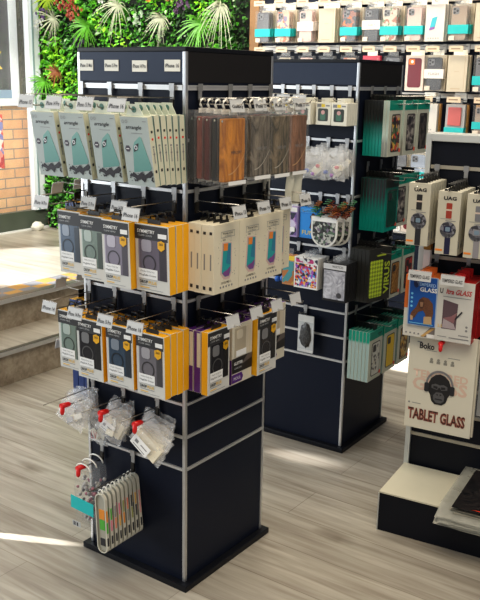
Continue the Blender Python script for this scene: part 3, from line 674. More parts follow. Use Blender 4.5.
# ---- near tower, right face -----------------------------------------------------------
def wallet(k, u, n, z, tilt, label, m, w=.098, h=.184, d=.0195, txtm=None, swirl=None):
    t = thing('wallet_phone_case', label, 'wallet phone case', k, u, n, z, tilt)
    part(t, 'case', ('wal', m.name, w), lambda b: (b.box(-w/2+.004, w/2-.004, .002, d, .012, h-.012)), [m], bevel=.004)
    part(t, 'strap', ('wal', m.name), lambda b: b.box(w/2-.0045, w/2-.002, .004, d-.003, h*.45, h*.58), [m])
    if swirl:
        def sw(b):
            for q in range(1):
                pts = [(w/2-.008-.07*s_/8, .0004, .03+.05*(1-s_/8)**2+.012*q) for s_ in range(9)]
                for a, c in zip(pts, pts[1:]): b.face([(a[0], a[1], a[2]), (c[0], c[1], c[2]), (c[0], c[1], c[2]+.003), (a[0], a[1], a[2]+.003)])
        part(t, 'painted_highlight', ('sw', swirl.name), sw, [swirl])  # wavy highlight on the leather, painted as a thin curved strip
    if txtm: text(t, 'MERCURY', .006, .0012, h*.47, w=.045, h=.008, m=txtm)
    part(t, 'snap_button', 'sb', lambda b: b.ring(0, 0, 0, .003, 0, 0, 10), [chrome], (-w/2+.0035, d*.5, h*.9), (0, 0, -pi/2))
    part(t, 'bag', ('wb', w), lambda b: (b.box(-w/2-.002, w/2+.002, -.0005, d+.0015, 0, h+.004)), [clearbag])
    part(t, 'label_strip', ('ws', w), lambda b: b.box(-w*.30, w*.48, -.0012, -.0006, .003, .013), [white], rot=(0, 0, 0))
    hk = part(t, 'hanger', 'wh', lambda b: (b.box(-.017, .017, d*.4, d*.4+.002, h-.004, h+.008), b.tube([(-.004, d*.5, h+.008), (-.011, d*.5, h+.018), (-.008, d*.5, h+.028), (.003, d*.5, h+.032), (.011, d*.5, h+.025)], .0032)), [whiteplastic])
    return t
blk = streak('black_leather', (.012, .012, .014), (.03, .03, .034)); mar = streak('maroon_leather', (.13, .035, .03), (.22, .07, .055)); mar2 = streak('oxblood_leather', (.07, .018, .02), (.12, .03, .032))
gold = streak('tan_leather', (.30, .10, .012), (.66, .27, .035), (24, 24, 6)); greyl = streak('grey_leather', (.05, .042, .034), (.26, .22, .17), (26, 26, 8)); tort = streak('tortoise_leather', (.025, .024, .016), (.25, .19, .12), (26, 26, 8)); brn = streak('brown_leather', (.10, .042, .02), (.32, .16, .09), (22, 22, 6))
hl = mat('bronze_highlight', (.60, .36, .16), .3); hl2 = mat('pale_highlight', (.46, .42, .35), .3)
URA = (.05, .182, .275, .380)
WM = [[(gold, 'tan'), (blk, 'black'), (mar2, 'oxblood'), (mar, 'maroon'), (blk, 'black')], [(greyl, 'grey'), (blk, 'black'), (brn, 'brown')], [(tort, 'tortoiseshell'), (blk, 'black'), (mar, 'maroon')], [(brn, 'brown'), (mar2, 'oxblood'), (blk, 'black')]]
for i, u in enumerate(URA):
    hw = HW[4][i]
    hook('R1', u, 1.45, .14, .10 if i else .12, ('Galaxy', 'iPhone 13', 'iPhone 12', 'iPhone 11')[i], hw=hw, row='top', what='holding wallet cases', m=chrome, drop=.042)
    n0 = (.125, .115, .118, .110)[i]
    for j, (m_, nm) in enumerate(WM[i]):
        wallet('R1', u, n0-.0245*j, 1.205+random.uniform(-.002, .002), .0, f"{nm} leather wallet case in clear bag, {DW[j]} on {hw} hook, top row, right face", m_, txtm=ink if j == 0 and i == 0 else (greyink if j == 0 else None), swirl=(hl if i in (0, 3) else hl2) if j == 0 else None)

def cream_box(k, u, n, z, tilt, label, front=True, w=.112, h=.185, d=.021):
    t = thing('phone_case_box', label, 'phone case box', k, u, n, z, tilt)
    part(t, 'box', 'crm', lambda b: b.box(-w/2, w/2, 0, d, 0, h, 0), [cream], bevel=.0008)
    part(t, 'hang_tab', 'crm', lambda b: (b.box(-.02, .02, d*.4, d*.4+.0015, 0, .008), b.tube([(-.012, d*.45, .006), (-.01, d*.45, .022), (.01, d*.45, .022), (.012, d*.45, .006)], .0032)), [mat('black_tab', (.02, .02, .02), .4)], (0, 0, h))
    part(t, 'side_print', 'crm', lambda b: (b.box(-w/2-.0005, -w/2, d*.3, d*.7, h*.86, h*.90, 0), b.box(-w/2-.0005, -w/2, d*.4, d*.6, h*.35, h*.58, 1), b.box(-w/2-.0005, -w/2, d*.3, d*.7, h*.06, h*.11, 0)), [ink, greyink])
    if front:
        cx = .0
        ph = [(cx-.021, .045), (cx+.004, .040), (cx+.024, .118), (cx+.018, .132), (cx-.012, .135), (cx-.022, .125)]
        pp = part(t, 'phone_picture', 'crm', lambda b: (b.prism([(cx-.028, .052), (cx-.012, .036), (cx+.012, .034), (cx+.022, .05), (cx+.021, .132), (cx-.020, .136)], -.0006, 0, 0), b.prism([(cx-.022, .054), (cx-.008, .042), (cx+.010, .042), (cx+.017, .054), (cx+.017, .13), (cx-.016, .132)], -.001, -.0006, 1),
             b.prism([(cx-.016, .113), (cx+.002, .112), (cx+.004, .131), (cx-.015, .132)], -.0014, -.001, 2), b.prism([(cx-.020, .054), (cx-.008, .043), (cx+.010, .043), (cx+.016, .068), (cx+.002, .060)], -.0014, -.001, 3), b.prism([(cx-.004, .078), (cx+.016, .072), (cx+.0165, .128), (cx+.006, .128)], -.0013, -.001, 4)),
             [mat('pinkish_print', (.62, .45, .42), .5), mat('teal_phone_print', (.03, .34, .36), .45), mat('orange_print', (.78, .26, .05), .5), mat('purple_print', (.22, .08, .26), .5), mat('deep_blue_print', (.04, .22, .33), .5)])
        def sketch(b):
            r = random.Random(4)
            for i in range(34):
                a = r.uniform(0, 2*pi); q = r.uniform(.95, 1.25); x_ = cx+.036*q*math.cos(a); z_ = .085+.058*q*math.sin(a)
                b.prism([(x_, z_), (x_+r.uniform(.001, .003), z_+.0005), (x_+.001, z_+r.uniform(.001, .004))], -.0004, 0)
        part(t, 'sketch_marks', 'crm', sketch, [greyink])
        part(t, 'title_panel', 'crm', lambda b: (b.box(-.026, .034, -.0003, 0, .163, .164), b.box(-.026, .034, -.0003, 0, .1475, .1485), b.box(-.026, -.025, -.0003, 0, .148, .164), b.box(.033, .034, -.0003, 0, .148, .164)), [greyink])
        text(t, 'Phone Case', .004, -.0006, .1585, w=.044, h=.005, m=ink)
        text(t, 'for iPhone', .004, -.0006, .1515, w=.028, h=.004, m=greyink)
        text(t, 'NEW', -.012, -.0006, .142, w=.012, h=.004, m=ink)
        text(t, 'EXTREMELY', -.002, -.0006, .0265, w=.042, h=.0055, m=ink)
        part(t, 'icon_row', 'crm', lambda b: [b.prism(circ(-.026+.0125*q, .0155, .0032, 8), -.0005, 0) for q in range(5)], [greyink])
    return t
URB = (.037, .148, .256, .36)
for i, u in enumerate(URB):
    hw = HW[4][i]
    hook('R1', u, 1.183, .15, .143, ('iPhone 13', 'iPhone 14', 'iPhone 15', 'iPhone 16')[i], hw=hw, row='second', what='holding cream boxes', m=chrome if i == 0 else steel)
    column(cream_box, 'R1', u, .922, (.112, .112, .108, .068)[i], .0215, 4 if i < 3 else 2, 'cream box, teal phone picture', hw, 'second')

purple = mat('violet_card', (.095, .022, .19), .45)
def purple_box(k, u, n, z, tilt, label, front=True, w=.098, h=.178, d=.023):
    """white and violet box with a clear case in the upper window and black lower half"""
    t = thing('phone_case_box', label, 'phone case box', k, u, n, z, tilt)
    X = lambda a: -w/2+a*w
    part(t, 'box', 'pur', lambda b: b.box(-w/2, w/2, 0, d, 0, h, 1, front=0), [mat('cream_front', (.62, .58, .47), .5), purple], bevel=.0008)
    part(t, 'hang_tab', 'pur', lambda b: (b.box(-.022, .022, d*.4, d*.4+.0015, 0, .01), b.tube([(-.012, d*.45, .008), (-.01, d*.45, .024), (.01, d*.45, .024), (.012, d*.45, .008)], .003)), [mat('black_tab', (.02, .02, .02), .4)], (0, 0, h))
    part(t, 'side_panel', 'pur', lambda b: b.box(-w/2-.0006, -w/2, .001, d*.55, h*.42, h*.97), [mat('cream_front', (.62, .58, .47), .5)])
    if front:
        pc = part(t, 'phone_case', 'pur', lambda b: (b.box(X(.12), X(.88), -.0008, 0, h*.46, h*.93, 0), b.box(X(.66), X(.86), -.0012, -.0008, h*.46, h*.93, 1), b.prism(rrect(X(.2), X(.5), h*.75, h*.9, .008), -.0014, -.0008, 1)), [mat('sand_case', (.46, .40, .30), .3), mat('sand_case_edge', (.62, .56, .44), .3)])
        part(t, 'care_label', 'pur', lambda b: b.box(X(.18), X(.68), -.0018, -.0012, h*.46, h*.56), [white])
        part(t, 'lower_panel', 'pur', lambda b: (b.box(X(0), X(1), -.0008, 0, h*.19, h*.44, 0), b.prism([(X(.45), h*.30), (X(.98), h*.36), (X(.98), h*.44), (X(.75), h*.44)], -.0012, -.0008, 1)), [mat('black_print', (.018, .017, .018), .4), mat('smoky_print', (.12, .10, .09), .3)])
        text(t, 'GLITTER', X(.30), -.0014, h*.35, w=.042, h=.009, m=white, bold=.02)
        text(t, 'CLEAR CASE', X(.28), -.0014, h*.27, w=.035, h=.005, m=paper)
        part(t, 'logo_panel', 'pur', lambda b: b.prism([(X(.0), h*.03), (X(.48), h*.03), (X(.55), h*.10), (X(.48), h*.17), (X(.0), h*.17)], -.0012, 0), [purple])
        text(t, 'MOUS', X(.24), -.0018, h*.10, w=.032, h=.009, m=white)
    return t
URC = (.047, .158, .262, .362)
k = 'R1'
for i, u in enumerate(URC):
    hook(k, u, .883, .15, .12, None, hw=HW[4][i], row='third', what='holding violet boxes', m=steel if i % 2 else chrome)
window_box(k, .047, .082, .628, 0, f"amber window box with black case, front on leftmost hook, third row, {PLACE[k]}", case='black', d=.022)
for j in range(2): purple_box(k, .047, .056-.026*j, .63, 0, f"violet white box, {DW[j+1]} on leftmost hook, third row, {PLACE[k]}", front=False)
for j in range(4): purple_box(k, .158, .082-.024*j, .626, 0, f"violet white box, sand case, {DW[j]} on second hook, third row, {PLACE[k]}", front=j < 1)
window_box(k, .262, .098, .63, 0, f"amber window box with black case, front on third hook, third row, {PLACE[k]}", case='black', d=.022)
for j in range(3): purple_box(k, .262, .072-.024*j, .63, 0, f"violet white box, {DW[j+1]} on third hook, third row, {PLACE[k]}", front=False)
for j in range(3): purple_box(k, .362, .064-.024*j, .633, 0, f"violet white box, sand case, {DW[j]} on rightmost hook, third row, {PLACE[k]}", front=j < 1)

# a folded translucent sheet hanging behind the wallets
t = thing('cleaning_cloth', 'pale grey cloth pack hanging under wallet cases, near tower right corner', 'cloth', 'R1', .385, .10, 1.12)
def cloth(b):
    for i in range(10):
        for s_ in range(6):
            f = lambda a, c: (-.045+.009*a, .006*math.sin(a*1.3+c*.4), .095-.016*c)
            b.face([f(i, s_+1), f(i+1, s_+1), f(i+1, s_), f(i, s_)], 0, True)
part(t, 'cloth', 'cl', cloth, [mat('pale_cloth', (.55, .54, .45), .6, var=.15)], weld=True)

# ---- far tower, left face --------------------------------------------------------------
def earbud_box(k, u, n, z, tilt, label, front=True, w=.064, h=.082, d=.018):
    t = thing('earbud_case_box', label, 'earbud case box', k, u, n, z, tilt)
    part(t, 'box', 'eb', lambda b: b.box(-w/2, w/2, 0, d, 0, h), [mat('ivory_card', (.72, .70, .60), .5)], bevel=.002)
    part(t, 'hang_tab', 'eb', lambda b: b.box(-.014, .014, d*.45, d*.45+.0015, h, h+.016), [mat('ivory_card', (.72, .70, .60), .5)])
    if front:
        p = part(t, 'window_picture', 'eb', lambda b: b.prism(rrect(-.022, .020, .014, .060, .006), -.0008, 0), [mat('dark_window', (.05, .06, .05), .3)])
        part(p, 'earbud_case', 'eb', lambda b: (b.prism(rrect(-.012, .010, .018, .044, .006), -.0014, -.0008, 0), b.prism(circ(-.001, .046, .008, 12), -.0015, -.0008, 1)), [mat('green_case', (.06, .16, .11), .4), mat('pinkish_case', (.55, .32, .30), .4)])
        part(t, 'header_panel', 'eb', lambda b: (b.box(-.026, -.010, -.0008, 0, .065, .076, 0), b.box(-.008, .006, -.0008, 0, .065, .076, 1), b.box(.010, .026, -.0008, 0, .068, .073, 0)), [greyink, mat('yellow_tag', (.80, .60, .06), .5)])
    return t
U2 = (.321, .253, .182, .105, .029)
k = 'L2'
for i, u in enumerate(U2):
    hook(k, u, 1.447, .13, .11 if i in (0, 1, 2) else None, 'AirPods' if i < 3 else None, hw=HW[5][i], row='top', what='holding earbud boxes', m=chrome, drop=.045)
    for j in range(5):
        earbud_box(k, u, (.085, .085, .085, .068, .086)[i]-.0185*j, 1.312, 0, f"ivory earbud case box, {DW[j]} on {HW[5][i]} hook, top row, {PLACE[k]}", front=j == 0)
for i, u in enumerate((.30, .20, .11, .03)):
    hook(k, u, 1.255, .13, None, hw=HW[4][i], row='second', what='holding clear bags', m=chrome)
    for j in range(3):
        t = bagged(k, u, .112-.036*j, 1.115+.006*j, f"clear bag of pale earphones, {DW[j]} on {HW[4][i]} hook, second row, far tower", 100+i*5+j, w=.10, h=.10, d=.04, content='white')
        if j == 0: part(t, 'coloured_parts', ('cp', i), lambda b: (b.ball((-.025, -.010, .03), (.011, .004, .008), 0, 8, 6), b.ball((.02, -.010, .05), (.010, .004, .007), 1, 8, 6), b.ball((.0, -.010, .02), (.008, .004, .007), 2, 8, 6)), [mat('blue_bud', (.12, .16, .40), .4), mat('red_bud', (.5, .08, .10), .4), mat('violet_bud', (.35, .10, .45), .4)])
        part(t, 'header_card', 'hc', lambda b: b.box(-.016, .016, -.001, .001, .088, .118), [clearbag2])
# third row: violet box, blue box, pouch with orange springs
def panel_box(name, label, cat, k, u, n, z, w, h, d, m, face_m, tilt=0, hdr=None, tabm=None):
    t = thing(name, label, cat, k, u, n, z, tilt)
    part(t, 'box', (label,), lambda b: b.box(-w/2, w/2, 0, d, 0, h), [m], bevel=.001)
    part(t, 'front_picture', (label,), lambda b: b.box(-w*.45, w*.45, -.0008, 0, h*.06, h*.80), [face_m])
    part(t, 'header_panel', (label,), lambda b: b.box(-w*.48, w*.48, -.0009, 0, h*.83, h*.97), [hdr or white])
    part(t, 'hang_tab', (label,), lambda b: b.box(-.014, .014, d*.45, d*.45+.0015, h, h+.024), [tabm or clearbox])
    return t
k = 'L2'
hooks2 = ((.21, 'leftmost'), (.135, 'second'), (.06, 'third'), (.015, 'rightmost'))
for u, hw in hooks2:
    hook(k, u, 1.045, .135, .09 if u > .2 else None, 'cable' if u > .2 else None, hw=hw, row='third', what='holding small gadgets', m=chrome)
t = panel_box('gadget_box', 'white and violet gadget box, front on leftmost hook, third row, far tower', 'gadget box', k, .205, .112, .885, .06, .118, .03, mat('lilac_box', (.38, .30, .52), .5), speckle('violet_print', [(.16, .09, .30), (.60, .55, .70), (.03, .03, .06), (.40, .25, .50)], 45))
part(t, 'barcode_label', 'gb', lambda b: b.box(-.02, .02, -.0014, -.0008, .02, .038), [white])
t = panel_box('gadget_box', 'bright blue gadget box with dark picture, second hook, third row, far tower', 'gadget box', k, .132, .102, .885, .075, .118, .03, mat('azure_box', (.02, .22, .62), .45), mat('azure_face', (.02, .26, .70), .45), hdr=mat('azure_hdr', (.05, .30, .70), .45))
part(t, 'dark_picture', 'azp', lambda b: b.prism([(.006, .04), (.03, .035), (.034, .09), (.02, .10), (.008, .085), (.014, .07)], -.0014, -.0009), [mat('dark_brown_print', (.06, .02, .02), .5)])
text(t, 'FUN', .0, -.0016, .022, w=.05, h=.016, m=mat('yellow_ink', (.80, .62, .06), .5))
for j in range(3):
    t = thing('gadget_pouch', f"round bottomed printed gadget pouch with orange springs, {DW[j]}, third row, far tower", 'gadget pouch', k, .05-.012*j, .125-.03*j, .862)
    shp = [(.056*math.cos(a), .056+.056*math.sin(a)*.98) for a in [pi+pi*q/14 for q in range(15)]]+[(.056, .116), (-.056, .116)]
    part(t, 'pouch', 'gp', lambda b: b.prism(shp, 0, .006), [mat('pouch_white', (.72, .72, .68), .35)])
    part(t, 'picture', 'gp', lambda b: b.flat([(x_*.86, (z_-.06)*.84+.058) for x_, z_ in shp], -.0006), [speckle('pouch_print', [(.05, .06, .06), (.42, .44, .40), (.10, .16, .11), (.5, .5, .47), (.03, .03, .03), (.20, .16, .22), (.05, .05, .05)], 110)])
    part(t, 'title_strip', 'gp', lambda b: b.box(-.052, .052, -.0012, -.0006, .098, .113), [white])
    def spring(b):
        r = random.Random(9+j)
        for q in range(9):
            cx, cz = r.uniform(-.05, .055), r.uniform(.122, .172)
            b.tube([(cx+.010*math.cos(s_*.9)+.001*s_, -.004+.010*math.sin(s_*.9), cz-.012+.0012*s_) for s_ in range(20)], .0022, q % 3, 5)
    part(t, 'spring_cords', ('gp', j), spring, [mat('rust_cord', (.16, .03, .012), .5), mat('orange_cord', (.30, .10, .02), .5), mat('green_cord', (.05, .18, .08), .5)])
    part(t, 'hang_tab', 'gp', lambda b: b.box(-.014, .014, .002, .004, .116, .155), [clearbox])
# fourth row
for u, hw in ((.225, 'leftmost'), (.125, 'middle'), (0.0, 'rightmost')):
    hook(k, max(u, .02), .84, .135, None, hw=hw, row='fourth', what='holding toy boxes', m=chrome, drop=.03)
panel_box('gadget_box', 'yellow, teal and orange toy box, leftmost hook, fourth row, far tower', 'gadget box', k, .212, .105, .69, .055, .12, .03, mat('toy_orange', (.55, .25, .10), .5), speckle('toy_print', [(.60, .45, .08), (.08, .30, .32), (.45, .18, .06), (.25, .40, .42)], 30), hdr=mat('toy_yellow', (.80, .60, .06), .5))
for j in range(3):
    panel_box('gadget_box', f"multicoloured splash printed toy box, {DW[j]} on middle hook, fourth row, far tower", 'gadget box', k, .125, .118-.03*j, .69, .105, .122, .028, white, speckle('splash_print', [(.70, .06, .06), (.80, .78, .76), (.35, .10, .50), (.10, .30, .70), (.85, .45, .10), (.50, .50, .55), (.45, .05, .12), (.06, .04, .09), (.03, .03, .05)], 120), hdr=speckle('splash_hdr', [(.05, .05, .08), (.7, .7, .7), (.5, .05, .2)], 70))
for j in range(4):
    t = panel_box('gadget_box', f"silver grey gadget pack, {DW[j]} on rightmost hook, fourth row, far tower", 'gadget box', k, .0, .118-.022*j, .658, .100, .15, .02, mat('black_pack', (.02, .02, .022), .35), streak('silver_print', (.30, .30, .34), (.62, .62, .66), (20, 20, 20), .2), hdr=mat('silver_hdr', (.62, .62, .62), .35))
    if j == 0:
        text(t, 'WATCH', .012, -.0016, .136, w=.045, h=.009, m=ink)
        part(t, 'watch_picture', 'wp', lambda b: b.prism(circ(.022, .026, .011, 14), -.0016, -.0008), [mat('dark_dial', (.08, .08, .09), .3)])
t = thing('earphones', 'blue and white round earbuds hanging beside the toy boxes, far tower', 'earphones', k, .262, .06, .70)
part(t, 'earbuds', 'ep', lambda b: (b.ball((0, 0, 0), .013, 0, 12, 8), b.ball((.022, -.008, .008), .013, 1, 12, 8), b.ball((-.024, -.004, -.004), .012, 0, 12, 8)), [mat('blue_gloss', (.03, .15, .55), .3), white])
part(t, 'cord', 'ep', lambda b: b.tube([(0, 0, .01), (.004, .003, .05), (0, .01, .09)], .0015), [white])
# single pack
hook(k, .182, .584, .05, None, hw='single', row='fifth', what='holding one pack', drop=.02)
t = thing('earphone_pack', 'single small clear pack with black earphones, alone on far tower', 'earphone pack', k, .163, .034, .402)
part(t, 'pouch', 'ek', lambda b: (b.prism(rrect(-.036, .036, 0, .155, .004), -.001, .004, 0), b.box(-.036, .036, -.0016, -.001, .128, .155, 1), b.box(-.036, .036, -.0016, -.001, 0, .012, 1)), [clear('pack_clear', solid=.55), mat('pack_white', (.62, .62, .60), .4)])
part(t, 'earphones', 'ek', lambda b: b.ball((0, -.003, .072), (.026, .007, .05), 0, 14, 10, .25, 5), [streak('black_cords', (.015, .015, .017), (.12, .12, .12), (90, 90, 40), .4)])

# ---- far tower, right face --------------------------------------------------------------
tealhd = mat('teal_header', (.0, .27, .19), .45)
def art_box(k, u, n, z, tilt, label, pattern, side, front=True, w=.12, h=.205, d=.022, body=None, hdr=None, winrect=(.24, .80, .10, .74)):
    t = thing('phone_case_box', label, 'phone case box', k, u, n, z, tilt)
    X = lambda a: -w/2+a*w
    body = body or mat('pale_sage_card', (.56, .57, .47), .5)
    part(t, 'box', ('art', body.name, side.name, w, h, d), lambda b: b.box(-w/2, w/2, 0, d, 0, h, 1, front=0, top=2), [body, side, hdr or tealhd], bevel=.0008)
    part(t, 'hang_tab', ('art', d), lambda b: b.box(-.018, .018, d*.45, d*.45+.0015, 0, .022), [mat('black_tab', (.02, .02, .02), .4)], (0, 0, h))
    if front:
        part(t, 'header_panel', ('art', w, h, (hdr or tealhd).name), lambda b: b.box(X(0), X(1), -.0007, 0, h*.83, h), [hdr or tealhd])
        x0, x1, z0, z1 = winrect
        pc = part(t, 'phone_case', ('art', pattern.name, w, h), lambda b: (b.prism(rrect(X(x0)-.004, X(x1)+.004, h*z0-.004, h*z1+.004, .009), -.0008, 0, 1), b.prism(rrect(X(x0), X(x1), h*z0, h*z1, .008), -.0014, -.0008, 0)), [pattern, mat('case_border', (.05, .05, .05), .35)])
        part(pc, 'camera_cutout', ('art', w, h), lambda b: b.prism(rrect(X(x0+.04), X(x0+.27), h*(z1-.17), h*(z1-.03), .006), -.002, -.0014), [mat('cut_dark', (.04, .04, .045), .3)])
        part(t, 'red_logo', ('art', w, h), lambda b: b.prism(circ(X(.89), h*.10, .008, 10), -.0010, 0), [mat('coral_logo', (.75, .13, .08), .5)])
        part(t, 'header_mark', ('art', w, h), lambda b: (b.box(X(.60), X(.90), -.0012, -.0007, h*.90, h*.925), b.box(X(.68), X(.82), -.0012, -.0007, h*.87, h*.885)), [mat('dark_teal', (.0, .10, .08), .45)])
    return t
gradm = gradient_z('teal_black_edge', (.0, .25, .20), (.012, .014, .014), .05, .135)
palem = gradient_z('sage_edge', (.24, .25, .22), (.42, .50, .44), .05, .08)
paleteal = gradient_z('sage_teal_edge', (.36, .46, .42), (.0, .30, .20), .155, .165)
k = 'R2'
flor = speckle('floral_print', [(.10, .04, .05), (.60, .10, .06), (.70, .45, .10), (.06, .08, .06), (.45, .32, .26), (.12, .20, .10)], 70)
grayp = speckle('charcoal_floral', [(.05, .05, .05), (.25, .23, .21), (.12, .10, .11), (.40, .37, .33)], 80)
darkp = speckle('dark_marble', [(.03, .03, .03), (.13, .11, .10), (.07, .06, .06)], 60)
for i, (u, pt_) in enumerate(((.10, flor), (.215, grayp), (.33, darkp))):
    hook(k, u, 1.447, .17, .185, None, ticket=False, hw=HW[3][i], row='top', what='holding teal boxes', m=chrome)
    for j in range(8 if i == 0 else 5):
        dark_ = i == 0 and j > 1
        art_box(k, u, (.112, .122, .124)[i]-.013*j, 1.2, 0, f"teal topped box, {DW[j]} on {HW[3][i]} hook, top row, {PLACE[k]}", pt_, gradm if dark_ else palem, front=j == 0, d=.0122, w=.118, body=gradient_z('teal_black_body', (.0, .22, .18), (.012, .014, .014), .07, .16) if dark_ else None, hdr=mat('black_hdr', (.02, .022, .022), .4) if dark_ else None)
deep = mat('green_black_case', (.012, .085, .062), .25, var=.3)
tealbody = mat('teal_card', (.0, .30, .24), .45)
for i, (u, n0) in enumerate(((.098, .116), (.215, .10), (.33, .10))):
    hook(k, u, 1.165, .16, .165, None, ticket=False, hw=HW[3][i], row='second', what='holding teal boxes', m=chrome)
    for j in range(8 if i == 0 else 4):
        art_box(k, u, n0-.0130*j, .916, 0, f"teal {'black' if i == 0 else 'white'} box, {DW[j]} on {HW[3][i]} hook, second row, {PLACE[k]}", deep if i == 0 else grayp, gradm if i == 0 else palem, front=j == 0, d=.0122,
                w=.118, h=.202, body=gradient_z('black_teal_front', (.0, .30, .24), (.01, .10, .08), .10, .17) if i == 0 else None, hdr=mat('black_hdr', (.02, .022, .022), .4) if i == 0 else None, winrect=(.20, .86, .10, .76))
# third row: dark boxes with a lime patterned case lettered VIRUS
limep = bpy.data.materials.new('lime_check'); limep.use_nodes = True
_nt = limep.node_tree; _b = _nt.nodes['Principled BSDF']; _b.inputs['Roughness'].default_value = .4
_tc = _nt.nodes.new('ShaderNodeTexCoord'); _mp = _nt.nodes.new('ShaderNodeMapping'); _mp.inputs['Rotation'].default_value = (0, pi/4, 0); _mp.inputs['Scale'].default_value = (1, 0, 1)
_ck = _nt.nodes.new('ShaderNodeTexChecker'); _ck.inputs['Scale'].default_value = 90; _ck.inputs['Color1'].default_value = (.58, .72, .06, 1); _ck.inputs['Color2'].default_value = (.24, .34, .04, 1)
_nt.links.new(_tc.outputs['Object'], _mp.inputs[0]); _nt.links.new(_mp.outputs[0], _ck.inputs[0]); _nt.links.new(_ck.outputs[0], _b.inputs['Base Color'])
darkcard = mat('graphite_card', (.035, .036, .034), .4)
for i, u in enumerate((.05, .19, .32)):
    hook(k, u, .89, .16, .15, None, ticket=False, hw=HW[3][i], row='third', what='holding art boxes', m=steel)
def virus_box(j):
    w, h, d = .135, .208, .0150
    t = thing('phone_case_box', f"graphite box with lime patterned case, {DW[j]} on left hook, third row, {PLACE['R2']}", 'phone case box', 'R2', .05, .108-.0163*j, .646, 0, -.22 if j == 0 else 0)
    part(t, 'box', 'vir', lambda b: b.box(-w/2, w/2, 0, d, 0, h), [darkcard], bevel=.001)
    part(t, 'hang_tab', 'vir', lambda b: b.box(-.018, .018, d*.45, d*.45+.0015, h, h+.022), [mat('black_tab', (.02, .02, .02), .4)])
    if j < 2:
        part(t, 'phone_case', 'vir', lambda b: b.prism(rrect(-w*.46, w*.12, h*.08, h*.78, .008), -.0010, 0), [limep])
        part(t, 'header_mark', 'vir', lambda b: b.prism([(-.02, h*.85), (.03, h*.85), (.036, h*.87), (.012, h*.89), (-.026, h*.87)], -.0008, 0), [mat('lime_ink', (.50, .62, .06), .5)])
        text(t, 'VIRUS', w*.31, -.001, h*.42, w=.13, h=.034, m=mat('lime_ink', (.50, .62, .06), .5), rot=-pi/2, bold=.03)
for j in range(6): virus_box(j)
goldp = streak('amber_marble', (.20, .08, .02), (.60, .33, .10), (30, 30, 20), .3)
redp = speckle('red_print', [(.45, .04, .04), (.06, .04, .04), (.60, .10, .08)], 40)
for i, (u, pt_) in enumerate(((.19, goldp), (.32, redp))):
    for j in range(4):
        art_box(k, u, .108-.0165*j, .632, 0, f"teal topped box, {('amber', 'red')[i]} case, {DW[j]} on {('middle', 'right')[i]} hook, third row, far tower", pt_, palem, front=j == 0, d=.0155, w=.112, h=.19)
whitep = speckle('doodle_print', [(.62, .62, .56), (.66, .66, .60), (.60, .60, .54), (.16, .16, .15), (.64, .64, .58), (.64, .6, .5)], 90)
yelp = speckle('yellow_print', [(.80, .50, .02), (.78, .48, .02), (.06, .05, .02), (.80, .52, .03), (.55, .30, .03)], 36)
nut = speckle('brown_floral', [(.10, .05, .02), (.62, .38, .08), (.25, .12, .05), (.60, .48, .25)], 60)
for i, (u, pt_, nm) in enumerate(((.062, whitep, 'white'), (.198, yelp, 'yellow'), (.335, nut, 'brown'))):
    hook(k, u, .60, .16, .10, None, ticket=False, hw=HW[3][i], row='fourth', what='holding teal boxes', m=steel)
    for j in range(6):
        art_box(k, u, .104-.0155*j, .318, 0, f"teal topped box, {nm} case, {DW[j]} on {HW[3][i]} hook, fourth row, far tower", pt_, paleteal, front=j == 0, d=.0142, w=.118, h=.205)

# ---- right-hand stand --------------------------------------------------------------------
k = 'F3'
def strap_box(u, n, z, label, strap, front=True, w=.071, h=.198, d=.021, c=(.03, .03, .035), second=None):
    t = thing('watch_strap_box', label, 'watch strap box', k, u, n, z)
    part(t, 'box', 'stb', lambda b: b.box(-w/2, w/2, 0, d, 0, h), [mat('bone_card', (.56, .535, .44), .5)], bevel=.0008)
    part(t, 'hang_tab', 'stb', lambda b: (b.box(-.02, .02, d*.4, d*.4+.0016, h, h+.006), b.tube([(-.012, d*.45, h+.004), (-.01, d*.45, h+.022), (.01, d*.45, h+.022), (.012, d*.45, h+.004)], .0032)), [mat('black_tab', (.02, .02, .02), .4)])
    part(t, 'side_print', 'stb', lambda b: [b.box(w/2, w/2+.0005, d*.25+.004*q, d*.25+.004*q+.0018, h*.10, h*.22) for q in range(3)], [greyink])
    if front:
        text(t, 'UAG', .002, -.0008, h*.895, w=.040, h=.0115, m=ink, bold=.04)
        m_ = mat('strap_'+strap, c, .4); m2 = mat('strap2_'+strap, second or c, .4)
        sp = part(t, 'strap_picture', ('st', strap), lambda b: b.prism(rrect(-.008, .010, h*.58, h*.82, .002), -.0008, 0, 0), [m2])
        part(sp, 'buckle_picture', 'st', lambda b: b.box(-.008, .010, -.0012, -.0008, h*.70, h*.725), [mat('strap_buckle', (.6, .5, .42), .3)])
        part(t, 'lower_strap_picture', ('st', strap), lambda b: b.box(-.006, .012, -.0012, -.0004, .002, h*.30), [m_])
        dp = part(t, 'watch_picture', ('st', strap), lambda b: (b.prism(circ(.002, h*.40, .0255, 22), -.0016, -.0008, 0), b.prism(rrect(-.011, .013, h*.36, h*.46, .004), -.0024, -.0016, 1), b.prism(rrect(-.006, .009, h*.375, h*.445, .003), -.003, -.0024, 2)), [speckle('rock_print', [(.05, .05, .06), (.14, .14, .16), (.08, .08, .09), (.22, .22, .25)], 140), m_, mat('dial_blue', (.20, .28, .36), .3)])
        part(t, 'orange_tag', 'st', lambda b: b.box(-w/2+.002, -w/2+.024, -.0007, 0, h*.055, h*.085), [mat('orange_ink', (.80, .26, .04), .5)])
        part(t, 'fine_print', 'st', lambda b: (b.box(-.024, .012, -.0005, 0, h*.565, h*.573), b.box(-.008, .024, -.0005, 0, h*.535, h*.548)), [greyink])
    return t
